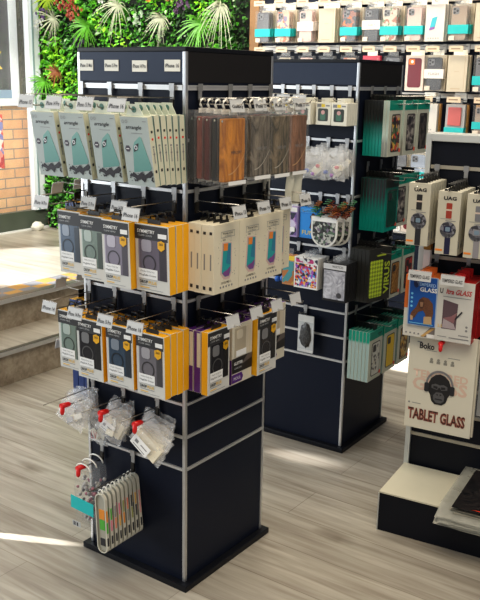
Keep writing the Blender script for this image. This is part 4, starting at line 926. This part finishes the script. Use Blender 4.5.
for i, (u, nm, c, c2, z) in enumerate(((.036, 'black', (.03, .03, .035), (.03, .028, .03), .972), (.132, 'navy', (.02, .02, .06), (.34, .05, .03), .953), (.222, 'grey', (.28, .27, .29), (.20, .20, .22), .951), (.318, 'olive', (.10, .11, .06), (.10, .11, .06), .951))):
    hw = HW[4][i]
    hook(k, u, 1.205, .20, None if i else .19, None, ticket=False, hw=hw, row='top', what='holding strap boxes', m=chrome)
    for j in range(6):
        strap_box(u, .178-.0285*j, z-.002, f"bone white strap box, {nm} strap, {DW[j]} on {hw} hook, top row, {PLACE[k]}", nm, front=j == 0, c=c, second=c2, d=.024)
# second row: screen glass boxes
hook(k, .058, .918, .175, .178, 'TEMPERED GLASS', hw='left', row='second', what='with glass ticket', tw=.075)
hook(k, .165, .918, .18, .184, 'TEMPERED GLASS', hw='middle', row='second', what='with glass ticket', tw=.075)
hook(k, .30, .905, .12, None, hw='right', row='second', what='mostly empty')
hook(k, .132, .665, .135, None, hw='lone', row='third', what='through tablet glass', drop=.02, lock=True)
t = thing('screen_glass_box', 'blue front screen glass pack with brown gorilla, second row of right stand', 'screen glass box', k, .064, .154, .702, .03)
w, h = .096, .166
part(t, 'card', 'blue', lambda b: b.box(-w/2, w/2, 0, .0015, 0, h), [mat('card_rim', (.36, .46, .60), .4)])
part(t, 'blue_panel', 'blue', lambda b: b.box(-w*.46, w*.46, -.0007, 0, h*.015, h*.985), [gradient_z('cobalt_print', (.02, .12, .42), (.01, .09, .36), 0, h)])
text(t, 'TEMPERED', .010, -.0014, h*.845, w=.062, h=.011, m=mat('pale_blue_ink', (.40, .58, .85), .4), bold=.02)
text(t, 'GLASS', .018, -.0014, h*.745, w=.056, h=.015, m=white, bold=.03)
def gorilla(b):
    G = lambda pts, y=-.0014, m=0: b.prism([(-w/2+a*w, h*(1-c)) for a, c in pts], y, y+.0006, m)
    G([(.40, .46), (.52, .405), (.70, .42), (.86, .52), (.90, .70), (.86, .86), (.66, .86), (.62, .74), (.54, .68), (.38, .72), (.24, .86), (.10, .83), (.14, .74), (.30, .62), (.36, .52)][::-1])
    G([(.38, .48), (.46, .44), (.56, .47), (.58, .56), (.52, .64), (.44, .64), (.38, .57)][::-1], -.0022, 1)
    G([(.42, .51), (.54, .51), (.53, .60), (.45, .61)][::-1], -.0028, 2)
    G([(.10, .80), (.20, .82), (.20, .90), (.12, .90)][::-1], -.0022, 3); G([(.58, .80), (.84, .78), (.87, .94), (.58, .95)][::-1], -.0022, 3)
part(t, 'gorilla_picture', 'blue', gorilla, [mat('fur_brown', (.15, .065, .035), .6, var=.5, scale=200), mat('fur_dark', (.09, .04, .025), .6), mat('face_tan', (.30, .17, .10), .6), mat('hand_tan', (.52, .36, .20), .6)])
part(t, 'feature_icons', 'blue', lambda b: ([b.prism(circ(-w*.37, h*(.64-.085*q), .004, 10), -.0014, -.0007, 0) for q in range(4)], b.prism(circ(-w*.24, h*.86, .009, 14, 1.8), -.0014, -.0007, 1), b.box(-w*.42, w*.40, -.0012, -.0007, h*.04, h*.055, 0)), [mat('sky_ink', (.20, .55, .80), .4), mat('navy_oval', (.02, .03, .10), .4)])
for j in range(3):
    t = thing('screen_glass_box', f"white orange screen glass box, {DW[j+1]} behind blue pack, second row of right stand", 'screen glass box', k, .063, .146-.028*j, .660, 0)
    part(t, 'box', 'org', lambda b: b.box(-.062, .062, 0, .026, 0, .205), [mat('white_gloss_card', (.68, .66, .60), .4)], bevel=.001)
    part(t, 'orange_panel', 'org', lambda b: b.box(-.0625, .0625, -.0006, .026, .095, .2056), [mat('burnt_orange', (.62, .16, .03), .45)])
    part(t, 'hang_tab', 'org', lambda b: b.box(-.02, .02, .01, .012, .205, .226), [mat('burnt_orange', (.62, .16, .03), .45)])
    if j == 0: part(t, 'picture', 'org', lambda b: (b.prism([(-.0, .004), (.062, .004), (.062, .09), (.04, .05)], -.0008, 0, 0), b.prism([(.01, .004), (.06, .05), (.06, .06), (.0, .006)], -.0014, -.0008, 1), [b.prism(circ(-.05+.014*q, .012, .003, 8), -.001, 0, 2) for q in range(4)], b.box(.02, .05, -.002, -.0014, .004, .016, 3)), [mat('grey_photo', (.22, .20, .19), .4), mat('gold_photo', (.60, .38, .15), .4), greyink, white])
t = thing('screen_glass_box', 'thick red and white screen glass box on the right stand', 'screen glass box', k, .170, .155, .664)
w, h, d = .118, .2, .055
part(t, 'box', 'redb', lambda b: b.box(-w/2, w/2, 0, d, 0, h, 1, front=0), [mat('silver_white_front', (.62, .61, .57), .35), mat('scarlet_card', (.48, .02, .02), .4)], bevel=.001)
part(t, 'hang_tab', 'redb', lambda b: (b.box(-.012, .022, .012, .032, h, h+.022)), [mat('scarlet_card', (.48, .02, .02), .4)], bevel=.002)
text(t, 'REMAX', .0, -.001, h*.945, w=.034, h=.008, m=mat('crimson_ink', (.55, .03, .03), .5), bold=.02)
text(t, 'U', -w*.39, -.001, h*.83, w=.010, h=.017, m=ink, bold=.03)
text(t, 'ltra GLASS', .010, -.001, h*.83, w=.082, h=.017, m=mat('crimson_ink', (.55, .03, .03), .5), shear=.25, bold=.02)
part(t, 'phone_picture', 'redb', lambda b: (b.prism([(-.038, .042), (.008, .042), (.010, .128), (-.038, .138)], -.0008, 0, 0), b.prism([(-.036, .044), (.008, .044), (.0, .062), (-.034, .075)], -.0014, -.0008, 1), b.prism([(-.036, .076), (.0, .063), (.009, .10), (-.01, .085)], -.0014, -.0008, 2), b.prism([(.002, .078), (.006, .076), (.026, .102), (.023, .106)], -.002, -.0008, 3)), [mat('mauve_screen', (.13, .085, .10), .25), mat('pale_screen', (.42, .36, .38), .3), mat('rose_screen', (.28, .14, .15), .3), ink])
part(t, 'feature_icons', 'redb', lambda b: (b.prism(circ(.042, .056, .004, 8), -.0006, 0), b.prism(circ(.042, .044, .004, 8), -.0006, 0), b.box(.018, .050, -.0006, 0, .024, .027), b.box(-.012, .052, -.0006, 0, .012, .0155), b.box(-.05, -.02, -.0006, 0, .014, .016), b.box(-.04, .05, -.0006, 0, h*.735, h*.745)), [greyink])
text(t, '2.5', -.044, -.001, .05, w=.016, h=.009, m=mat('gold_ink', (.75, .48, .10), .45))
for j in range(2):
    t = thing('screen_glass_box', f"red screen glass box, {DW[j+1]} behind the thick red white one", 'screen glass box', k, .172, .096-.04*j, .664)
    part(t, 'box', 'redc', lambda b: b.box(-.059, .059, 0, .037, 0, .2), [mat('scarlet_card', (.48, .02, .02), .4)], bevel=.001)
    part(t, 'hang_tab', 'redc', lambda b: b.box(-.02, .02, .01, .013, .2, .225), [mat('scarlet_card', (.48, .02, .02), .4)])
# tablet glass envelope
t = thing('tablet_glass_pack', 'large cream tablet glass envelope with headphone gorilla head picture', 'tablet glass pack', k, .132, .118, .330)
w, h = .226, .345
part(t, 'envelope', 'tg', lambda b: b.box(-w/2, w/2, 0, .008, 0, h), [mat('tablet_cream', (.70, .67, .56), .45, var=.02)], bevel=.0015)
part(t, 'second_sheet', 'tg2', lambda b: b.box(-w/2+.005, w/2+.006, .009, .018, .004, h-.004), [mat('tablet_cream2', (.58, .54, .44), .5)])
pale = mat('faded_pink_ink', (.70, .52, .42), .5)
text(t, 'TEMPERED', .0, -.0006, h*.575, w=.185, h=.026, m=pale, bold=.03); text(t, 'GLASS', .0, -.0006, h*.47, w=.185, h=.045, m=pale, bold=.03)
text(t, 'Boko', -.052, -.001, h*.858, w=.050, h=.022, m=ink, bold=.03)
part(t, 'small_mark', 'tg', lambda b: (b.box(-.086, -.070, -.0006, 0, h*.885, h*.895), b.box(-.06, -.018, -.0006, 0, h*.815, h*.82), b.box(.02, .06, -.0006, 0, h*.77, h*.775), b.prism(circ(-.100, h*.262, .0035, 8), -.0008, 0), b.box(-.090, -.06, -.0006, 0, h*.258, h*.264)), [greyink])
def icons(b):
    for q in range(4):
        cx = -.034+.0235*q
        b.box(cx-.006, cx+.006, -.0006, 0, h*.695, h*.72, 0); b.prism(circ(cx, h*.733, .005, 8), -.0006, 0, 0)
part(t, 'icon_row', 'tg', icons, [mat('icon_grey', (.30, .29, .25), .5)])
def head(b):
    Q = lambda pts, y, m: b.prism([(a*.00112, h*.455+c*.00112) for a, c in pts], y, y+.0006, m)
    Q([(-22, -42), (-12, -52), (10, -52), (22, -42), (27, -24), (34, -12), (34, 10), (27, 28), (14, 40), (0, 44), (-14, 40), (-27, 28), (-34, 10), (-34, -12), (-27, -24)], -.0014, 0)
    Q([(-24, -2), (-6, -6), (-2, 2), (2, 2), (6, -6), (24, -2), (24, 8), (12, 13), (0, 10), (-12, 13), (-24, 8)], -.0022, 1)
    Q([(-18, 0), (-6, -3), (-5, 5), (-18, 6)], -.0028, 0); Q([(6, -3), (18, 0), (18, 6), (5, 5)], -.0028, 0)
    Q([(-16, -38), (-8, -46), (8, -46), (16, -38), (17, -24), (9, -13), (-9, -13), (-17, -24)], -.0022, 1)
    Q([(-9, -20), (-3, -24), (-3, -17)], -.0028, 0); Q([(3, -24), (9, -20), (3, -17)], -.0028, 0)
    Q([(-12, -36), (12, -36), (10, -33), (-10, -33)], -.0028, 0)
hd = part(t, 'gorilla_head', 'tg', head, [mat('gorilla_black', (.02, .02, .022), .5), mat('gorilla_grey', (.11, .11, .115), .5)])
def phones(b):
    pts = [(.047*math.cos(a), h*.455+.011+.051*math.sin(a)) for a in [pi*q/16 for q in range(17)]]
    for (x0, z0), (x1, z1) in zip(pts, pts[1:]):
        f = .86
        zc = h*.455+.010
        b.face([(x0, -.003, z0), (x1, -.003, z1), (x1*f, -.003, zc+(z1-zc)*f), (x0*f, -.003, zc+(z0-zc)*f)][::-1], 0)
    for s_ in (-1, 1): b.prism(rrect(min(s_*.036, s_*.051), max(s_*.036, s_*.051), h*.455-.018, h*.455+.014, .005), -.0034, -.0026, 1)
part(t, 'headphones_picture', 'tg', phones, [mat('band_grey', (.22, .22, .23), .4), ink])
for s_, mm, dy in ((1, ink, 0),):
    text(t, 'TABLET GLASS', -.004, -.001, h*.152, w=.196, h=.042, m=mat('brick_outline', (.40, .14, .10), .5), bold=.055)
    text(t, 'TABLET GLASS', -.003, -.0016, h*.154, w=.192, h=.039, m=mat('dark_brown_ink', (.05, .025, .02), .5), bold=-.005)
# clear pack at the right edge of the frame
t = thing('cable_pack', 'clear pack with pale cable at the far right edge, right stand', 'cable pack', k, .286, .06, .385)
part(t, 'blister', 'cbp', lambda b: b.box(-.045, .045, 0, .022, 0, .16), [clearbox], bevel=.003)
part(t, 'cable', 'cbp', lambda b: b.tube([(.024*math.cos(a), .012+.002*math.sin(a*3), .05+.024*math.sin(a)) for a in [2*pi*q/14 for q in range(29)]], .0035), [mat('dark_cable', (.08, .08, .08), .4)])
part(t, 'card', 'cbp', lambda b: b.box(-.043, .043, .017, .019, .003, .20), [mat('grey_card', (.52, .53, .52), .5)])
hook(k, .286, .605, .10, None, hw='low', row='third', what='holding cable pack', drop=.02)
# a white pen-like tube and box peeking out between towers
t = thing('stylus_box', 'slim white box with brown cap beside the blue pack', 'stylus box', k, .038, .06, .872)
part(t, 'box', 'sty', lambda b: b.box(-.012, .012, 0, .02, 0, .065), [white], bevel=.002)
part(t, 'cap', 'sty', lambda b: b.box(-.0125, .0125, -.0005, .0205, .065, .085), [mat('ochre_cap', (.36, .18, .03), .45)], bevel=.002)

# flat bags lying on the step
bagpic = streak('black_red_print', (.012, .012, .014), (.035, .03, .03), (12, 12, 12), .25)
for j in range(5):
    t = empty('flat_bag', P('F3', .375+.004*(j % 2), .0, .1442+.0075*j), (0, 0, -W3+.03*(j % 3-1)))
    tag(t, ('topmost clear flat bag with black and red print lying on the step' if j == 4 else f"clear flat bag, {['lowest', 'second lowest', 'middle', 'second highest'][j]} in the stack on the cream step"), 'flat bag')
    def bagm(b):
        nx, ny = 16, 12
        x0, x1, y0, y1 = -.160, .20, -.348, .0
        def f(i, jj):
            a, c = i/nx, jj/ny; X_ = x0+(x1-x0)*a; Y_ = y0+(y1-y0)*c
            over = max(0, -.285-Y_); wr = .003*noise.noise(Vector((a*7, c*7, j*3.1)))
            edge = .006*noise.noise(Vector((a*20, j*2, 0))) if jj == 0 else 0
            return (X_+(.004*noise.noise(Vector((c*12, j, 1))) if i == 0 else 0), Y_+edge, .003+wr*.4-over*.45)
        for i in range(nx):
            for jj in range(ny): b.face([f(i, jj), f(i+1, jj), f(i+1, jj+1), f(i, jj+1)], 0, False)
    part(t, 'clear_sleeve', ('fb', j), bagm, [clear('sleeve_clear', (.50, .50, .44), solid=.5, rough=.2)], weld=True)
    part(t, 'printed_insert', ('fbi', j), lambda b: b.box(-.120, .19, -.322, -.020, .0018 if j < 4 else .0060, .0024 if j < 4 else .0066), [bagpic if j == 4 else mat('sleeve_paper', (.34, .32, .26), .5)])
    if j == 4:
        part(t, 'red_streak', 'fbs', lambda b: b.face([(-.06, -.312, .0070), (.19, -.318, .0070), (.19, -.26, .0070), (.04, -.275, .0070), (.0, -.298, .0070)]), [mat('flame_red', (.72, .06, .02), .4)], label='red streak printed on the black insert')

# ------------------------------------------------------------------ back wall goods
def wall_ticket(t, y, z, w=.075): 
    return part(t, 'price_ticket', ('wt', w), lambda b: (b.box(-w/2, w/2, -.001, 0, -.014, .014, 0), b.box(-w*.35, w*.30, -.0015, -.001, -.003, .004, 1)), [mat('buff_ticket', (.72, .58, .42), .55), mat('ticket_print', (.35, .26, .18), .5)], (0, y, z))
def wall_hook(u, z, label, ln=.15, tick=True, dz=-.016):
    t = thing('price_hook', label, 'hook', 'W1', u, .012, z)
    part(t, 'bracket', 'wbk', lambda b: b.box(-.01, .01, -.004, 0, -.03, .014), [backrail])
    part(t, 'prong', ('wpr', ln), lambda b: b.tube([(0, -.004, -.022), (0, -ln+.01, -.021), (0, -ln, -.012)], .002), [backrail])
    if tick:
        part(t, 'label_arm', ('wla', ln), lambda b: b.tube([(0, -.004, .002), (0, -ln-.01, .004)], .0015), [backrail])
        wall_ticket(t, -ln-.012, dz if z < 1.8 else .0)
    return t
def wall_pack(u, z, label, kind, cm, extra=None, w=.105, h=.182, d=.024, n=.138, deep=False, name='phone_case_pack'):
    t = thing(name, label, 'phone case pack', 'W1', u, n, z)
    X = lambda a: -w/2+a*w
    if kind in ('band', 'white', 'clear'):
        part(t, 'blister', ('wb', w, h), lambda b: b.box(-w/2, w/2, 0, d, 0, h), [clear('wall_blister', (.66, .67, .68), solid=.10)], bevel=.003)
        pc = part(t, 'phone_case', ('wc', cm.name, w, h), lambda b: b.prism(rrect(X(.12), X(.88), h*.04, h*.94, .012), .004, .014), [cm])
        part(pc, 'camera_island', ('wci', w, h), lambda b: (b.prism(rrect(X(.18), X(.50), h*.72, h*.90, .008), .0025, .004, 0), b.prism(circ(X(.27), h*.855, .006, 10), .0015, .0025, 1), b.prism(circ(X(.41), h*.81, .006, 10), .0015, .0025, 1), b.prism(circ(X(.27), h*.765, .006, 10), .0015, .0025, 1)), [mat('island_grey', (.22, .22, .23), .3), ink])
        if kind == 'band': part(t, 'paper_band', ('wband', w, h), lambda b: b.box(-w/2-.001, w/2+.001, -.001, d+.001, h*.20, h*.44), [mat('turquoise_band', (.02, .50, .50), .45)])
        if kind == 'white':
            bn = part(t, 'paper_band', ('wbandw', w, h), lambda b: b.box(-w/2-.001, w/2+.001, -.001, d+.001, h*.36, h*.62), [mat('white_band', (.80, .74, .70), .5)])
            text(bn, extra or 'CASE', 0, -.0018, h*.49, w=w*.55, h=.012, m=greyink)
        part(t, 'price_sticker', ('wst', w, h), lambda b: b.box(X(.06), X(.34), -.0012, -.0004, h*.03, h*.15), [mat('peach_sticker', (.75, .66, .55), .5)])
    else:
        part(t, 'box', ('wbx', cm.name, w, h), lambda b: b.box(-w/2, w/2, 0, d, 0, h), [cm], bevel=.002)
        if kind == 'burgundy':
            part(t, 'phone_case', 'bgc', lambda b: b.prism(rrect(X(.14), X(.86), h*.10, h*.92, .012), -.001, 0), [mat('burgundy_case', (.16, .012, .02), .35)])
            part(t, 'emblem', 'bge', lambda b: (b.prism(rrect(X(.18), X(.50), h*.74, h*.90, .006), -.002, -.001, 0), b.prism(circ(X(.36), h*.82, .008, 12), -.0026, -.002, 1)), [mat('orange_mark', (.78, .20, .03), .4), white])
        elif kind == 'phone':
            part(t, 'phone_picture', 'wph', lambda b: (b.prism([(X(.22), h*.30), (X(.50), h*.34), (X(.62), h*.68), (X(.36), h*.64)], -.001, 0, 0), b.prism([(X(.22), h*.30), (X(.50), h*.34), (X(.52), h*.40), (X(.25), h*.38)], -.0015, -.001, 1)), [mat('cyan_print', (.05, .45, .55), .45), mat('violet_print2', (.30, .12, .40), .45)])
            part(t, 'icon_row', 'wpi', lambda b: [b.prism(circ(X(.2+.13*q), h*.09, .003, 8), -.0006, 0) for q in range(5)], [greyink])
        elif kind == 'plain':
            part(t, 'side_lines', ('wpl', w, h), lambda b: (b.box(X(.86), X(.88), -.0006, 0, h*.06, h*.94), b.box(X(.2), X(.7), -.0006, 0, h*.08, h*.10), b.box(X(.35), X(.6), -.0006, 0, h*.55, h*.56)), [mat('tan_ink', (.52, .40, .26), .5)])
        elif kind == 'wallet':
            part(t, 'wallet', 'wwl', lambda b: b.box(-w*.36, w*.32, -.006, 0, h*.28, h*.90), [mat('salmon_leather', (.55, .14, .13), .5)], bevel=.003)
            part(t, 'paper_band', 'wwb', lambda b: b.box(-w/2-.001, w/2+.001, -.0075, d+.001, 0, h*.22), [mat('turquoise_band', (.02, .50, .50), .45)])
    part(t, 'hang_tab', ('wht', kind), lambda b: b.box(-.03, .03, d*.5, d*.5+.001, h, h+.026), [clearbox if kind in ('band', 'white', 'clear', 'wallet') else whiteplastic])
    return t
peach = speckle('peach_floral', [(.72, .50, .36), (.70, .48, .34), (.74, .52, .38), (.62, .18, .08), (.72, .50, .36), (.25, .22, .35)], 50)
pinkm = mat('blush_case', (.74, .52, .46), .4); smoke = mat('smoke_case', (.14, .14, .15), .3); ivory = mat('ivory_box', (.60, .53, .41), .5); orf = speckle('dark_orange_floral', [(.10, .10, .11), (.12, .12, .13), (.70, .18, .05), (.10, .10, .11), (.35, .16, .12)], 45)
dk = mat('ink_case', (.06, .06, .065), .3); lace = speckle('lace_green', [(.62, .52, .42), (.15, .30, .12), (.68, .60, .50), (.42, .18, .12), (.66, .58, .48)], 70); taupe = mat('taupe_case', (.40, .31, .24), .4)
wbox = mat('white_phone_box', (.68, .65, .60), .45); bgbox = mat('blush_box', (.72, .62, .54), .45)
row1 = [(1.52, 'band', smoke, 'smoky grey case with turquoise band'), (1.379, 'band', peach, 'peach floral case with turquoise band'), (1.228, 'white', pinkm, 'blush case with white band'), (1.087, 'plain', ivory, 'plain ivory case box'), (.95, 'band', orf, 'dark orange-flowered case with turquoise band'), (.814, 'white', dk, 'black case with white band'),
        (.706, 'band', lace, 'green lace pattern case with turquoise band'), (.566, 'band', pinkm, 'blush case with turquoise band'), (.448, 'phone', wbox, 'white box with cyan phone print'), (.322, 'band', taupe, 'taupe case with turquoise band'), (.184, 'plain', ivory, 'plain ivory case box at the right end')]
for i, (u, kd, cm, ds) in enumerate(row1):
    wall_hook(u, 1.895, f"price hook carrying the {ds}, top row, back wall")
    for j in range(3):
        wall_pack(u-.003*j, 1.677+.002*j, (f"{ds}, front pack, top row, back wall" if j == 0 else f"pack {('second', 'third')[j-1]} behind the {ds}, top row, back wall"), kd if j == 0 else ('plain' if j == 2 else kd), cm if j == 0 else ivory if j == 2 else cm, n=.138-.03*j, extra='CASELY')
for i, u in enumerate((1.511, 1.36, 1.216, 1.08, .939, .80, .675)):
    wall_hook(u, 1.655, f"price hook {['first', 'second', 'third', 'fourth', 'fifth', 'sixth', 'seventh', 'eighth'][i]} from left, second row, back wall above far tower")
    wall_pack(u, 1.425, f"case pack {['first', 'second', 'third', 'fourth', 'fifth', 'sixth', 'seventh', 'eighth'][i]} from left, second row, partly behind far tower", 'clear' if i != 5 else 'plain', [smoke, ivory, pinkm, dk, peach, mat('cerise_box', (.65, .08, .12), .4), smoke][i])
row2 = [(.543, 'burgundy', bgbox, 'blush box with burgundy case'), (.435, 'white', dk, 'black and floral case with white band'), (.308, 'plain', ivory, 'cream case box'), (.172, 'band', smoke, 'grey case with turquoise band')]
for i, (u, kd, cm, ds) in enumerate(row2):
    wall_hook(u, 1.655, f"price hook carrying the {ds}, second row, back wall")
    for j in range(2):
        wall_pack(u-.003*j, 1.427+.002*j, (f"{ds}, front pack, second row, back wall" if j == 0 else f"pack behind the {ds}, second row, back wall"), kd if j == 0 else 'plain', cm if j == 0 else ivory, n=.138-.03*j, extra='FLASH')
row3 = [(.452, 'phone', wbox, 'white box with cyan phone print'), (.30, 'wallet', mat('clear_grey_box', (.40, .39, .38), .3), 'salmon wallet with turquoise band'), (.155, 'band', taupe, 'taupe case with turquoise band')]
for i, (u, kd, cm, ds) in enumerate(row3):
    wall_hook(u, 1.405, f"price hook carrying the {ds}, third row, back wall")
    for j in range(2):
        wall_pack(u-.004*j, 1.215, (f"{ds}, front pack, third row, back wall" if j == 0 else f"pack behind the {ds}, third row, back wall"), kd if j == 0 else 'plain', cm if j == 0 else mat('tan_box', (.50, .28, .10), .5), n=.138-.03*j, h=.15)
row4 = [(.60, 'clear', smoke, 'smoky grey case'), (.49, 'band', mat('pale_blue_case', (.42, .48, .58), .4), 'pale blue case with turquoise band')]
for i, (u, kd, cm, ds) in enumerate(row4):
    wall_hook(u, 1.15, f"price hook carrying the {ds}, fourth row, back wall")
    for j in range(2):
        wall_pack(u-.003*j, .925, (f"{ds}, front pack, fourth row, back wall" if j == 0 else f"pack behind the {ds}, fourth row, back wall"), kd if j == 0 else 'plain', cm if j == 0 else ivory, n=.138-.03*j)
row5 = [(.62, 'plain', white, 'plain white case box'), (.51, 'burgundy', bgbox, 'blush box with burgundy case, low')]
for i, (u, kd, cm, ds) in enumerate(row5):
    wall_hook(u, .90, f"price hook carrying the {ds}, fifth row, back wall")
    wall_pack(u, .67, f"{ds}, front pack, fifth row, back wall", kd, cm)

# ------------------------------------------------------------------ lights
def area(name, loc, target, size, size_y, power, col, spread=None):
    l = bpy.data.lights.new(name, 'AREA'); l.shape = 'RECTANGLE'; l.size = size; l.size_y = size_y; l.energy = power; l.color = col
    if spread: l.spread = spread
    o = bpy.data.objects.new(name, l); COL.objects.link(o); o.location = loc
    o.rotation_euler = (Vector(target)-Vector(loc)).to_track_quat('-Z', 'Y').to_euler(); return o
def spot(name, loc, target, power, col, ang_, blend=.15, r=.02):
    l = bpy.data.lights.new(name, 'SPOT'); l.energy = power; l.color = col; l.spot_size = ang_; l.spot_blend = blend; l.shadow_soft_size = r
    o = bpy.data.objects.new(name, l); COL.objects.link(o); o.location = loc
    o.rotation_euler = (Vector(target)-Vector(loc)).to_track_quat('-Z', 'Y').to_euler(); return o
W = bpy.data.worlds.new('World'); S.world = W; W.use_nodes = True
W.node_tree.nodes['Background'].inputs[0].default_value = (.92, .95, 1, 1); W.node_tree.nodes['Background'].inputs[1].default_value = .42
warm = (1, .86, .66)
area('ceiling_lamp', RP(-.9, -.6, 2.9), RP(-.9, -.6, 0), 2.4, 1.6, 50, warm)
area('ceiling_lamp_back', RP(.6, 1.6, 2.9), RP(.4, 2.0, 0), 2.6, .8, 34, warm)
area('ceiling_lamp_wall', RP(.7, 1.7, 2.75), RP(.6, 2.7, 1.5), 2.2, .3, 9, warm)
area('window_daylight', RP(3.3, -1.6, 1.5), RP(0, .3, .8), 2.2, 2.2, 80, (.88, .95, 1))
area('garden_lamp', RP(2.6, 1.5, 2.8), RP(2.6, 2.7, 1.4), 1.6, .3, 40, (1, .98, .9))
spot('brick_sun_standin', RP(2.3, 1.1, 2.2), RP(3.7, 2.35, .85), 150, (1, .95, .85), .75, .5)  # added spot inside the room, stands in for sunlight on the brick
spot('platform_sun_standin', RP(5.2, -1.2, 3.6), RP(2.60, 1.70, .34), 4300, (.93, .96, 1), .23, .25)  # spot placed beyond the window to draw the platform's sun patch
spot('floor_streak_standin', RP(1.70, -.62, .125), RP(.60, -.105, 0), 1500, (1, .98, .96), .032, .3, .004)  # low grazing spot added to draw a thin sun streak
spot('far_floor_standin', RP(1.6, 2.1, 1.3), RP(.36, 2.42, 0), 1100, (1, .98, .96), .26, .4)  # added indoor spot, makes the sunlit patch on the far floor
spot('aisle_floor_standin', RP(1.6, .72, .5), RP(0.196, 0.982, 0), 420, (1, .98, .96), .085, .9)  # extra spot beside the steps, throws a sun patch into the aisle

# ------------------------------------------------------------------ camera
c = bpy.data.cameras.new('Camera'); cam = bpy.data.objects.new('Camera', c); COL.objects.link(cam); S.camera = cam
c.sensor_fit = 'VERTICAL'; c.sensor_height = 24; c.lens = 850.36/600*24; c.clip_start = .05
p_, r_ = .2545, .0184
fw = Vector((0, math.cos(p_), -math.sin(p_))); rt = Vector((1, 0, 0)); up = Vector((0, math.sin(p_), math.cos(p_)))
Rv = rt*math.cos(r_)+up*math.sin(r_); Uv = -rt*math.sin(r_)+up*math.cos(r_)
cam.matrix_world = Matrix(((Rv.x, Uv.x, -fw.x, 0), (Rv.y, Uv.y, -fw.y, 0), (Rv.z, Uv.z, -fw.z, 1.4733), (0, 0, 0, 1)))
S.view_settings.view_transform = 'Standard'; S.view_settings.look = 'Medium High Contrast'; S.view_settings.exposure = 0
S.cycles.transparent_max_bounces = 32
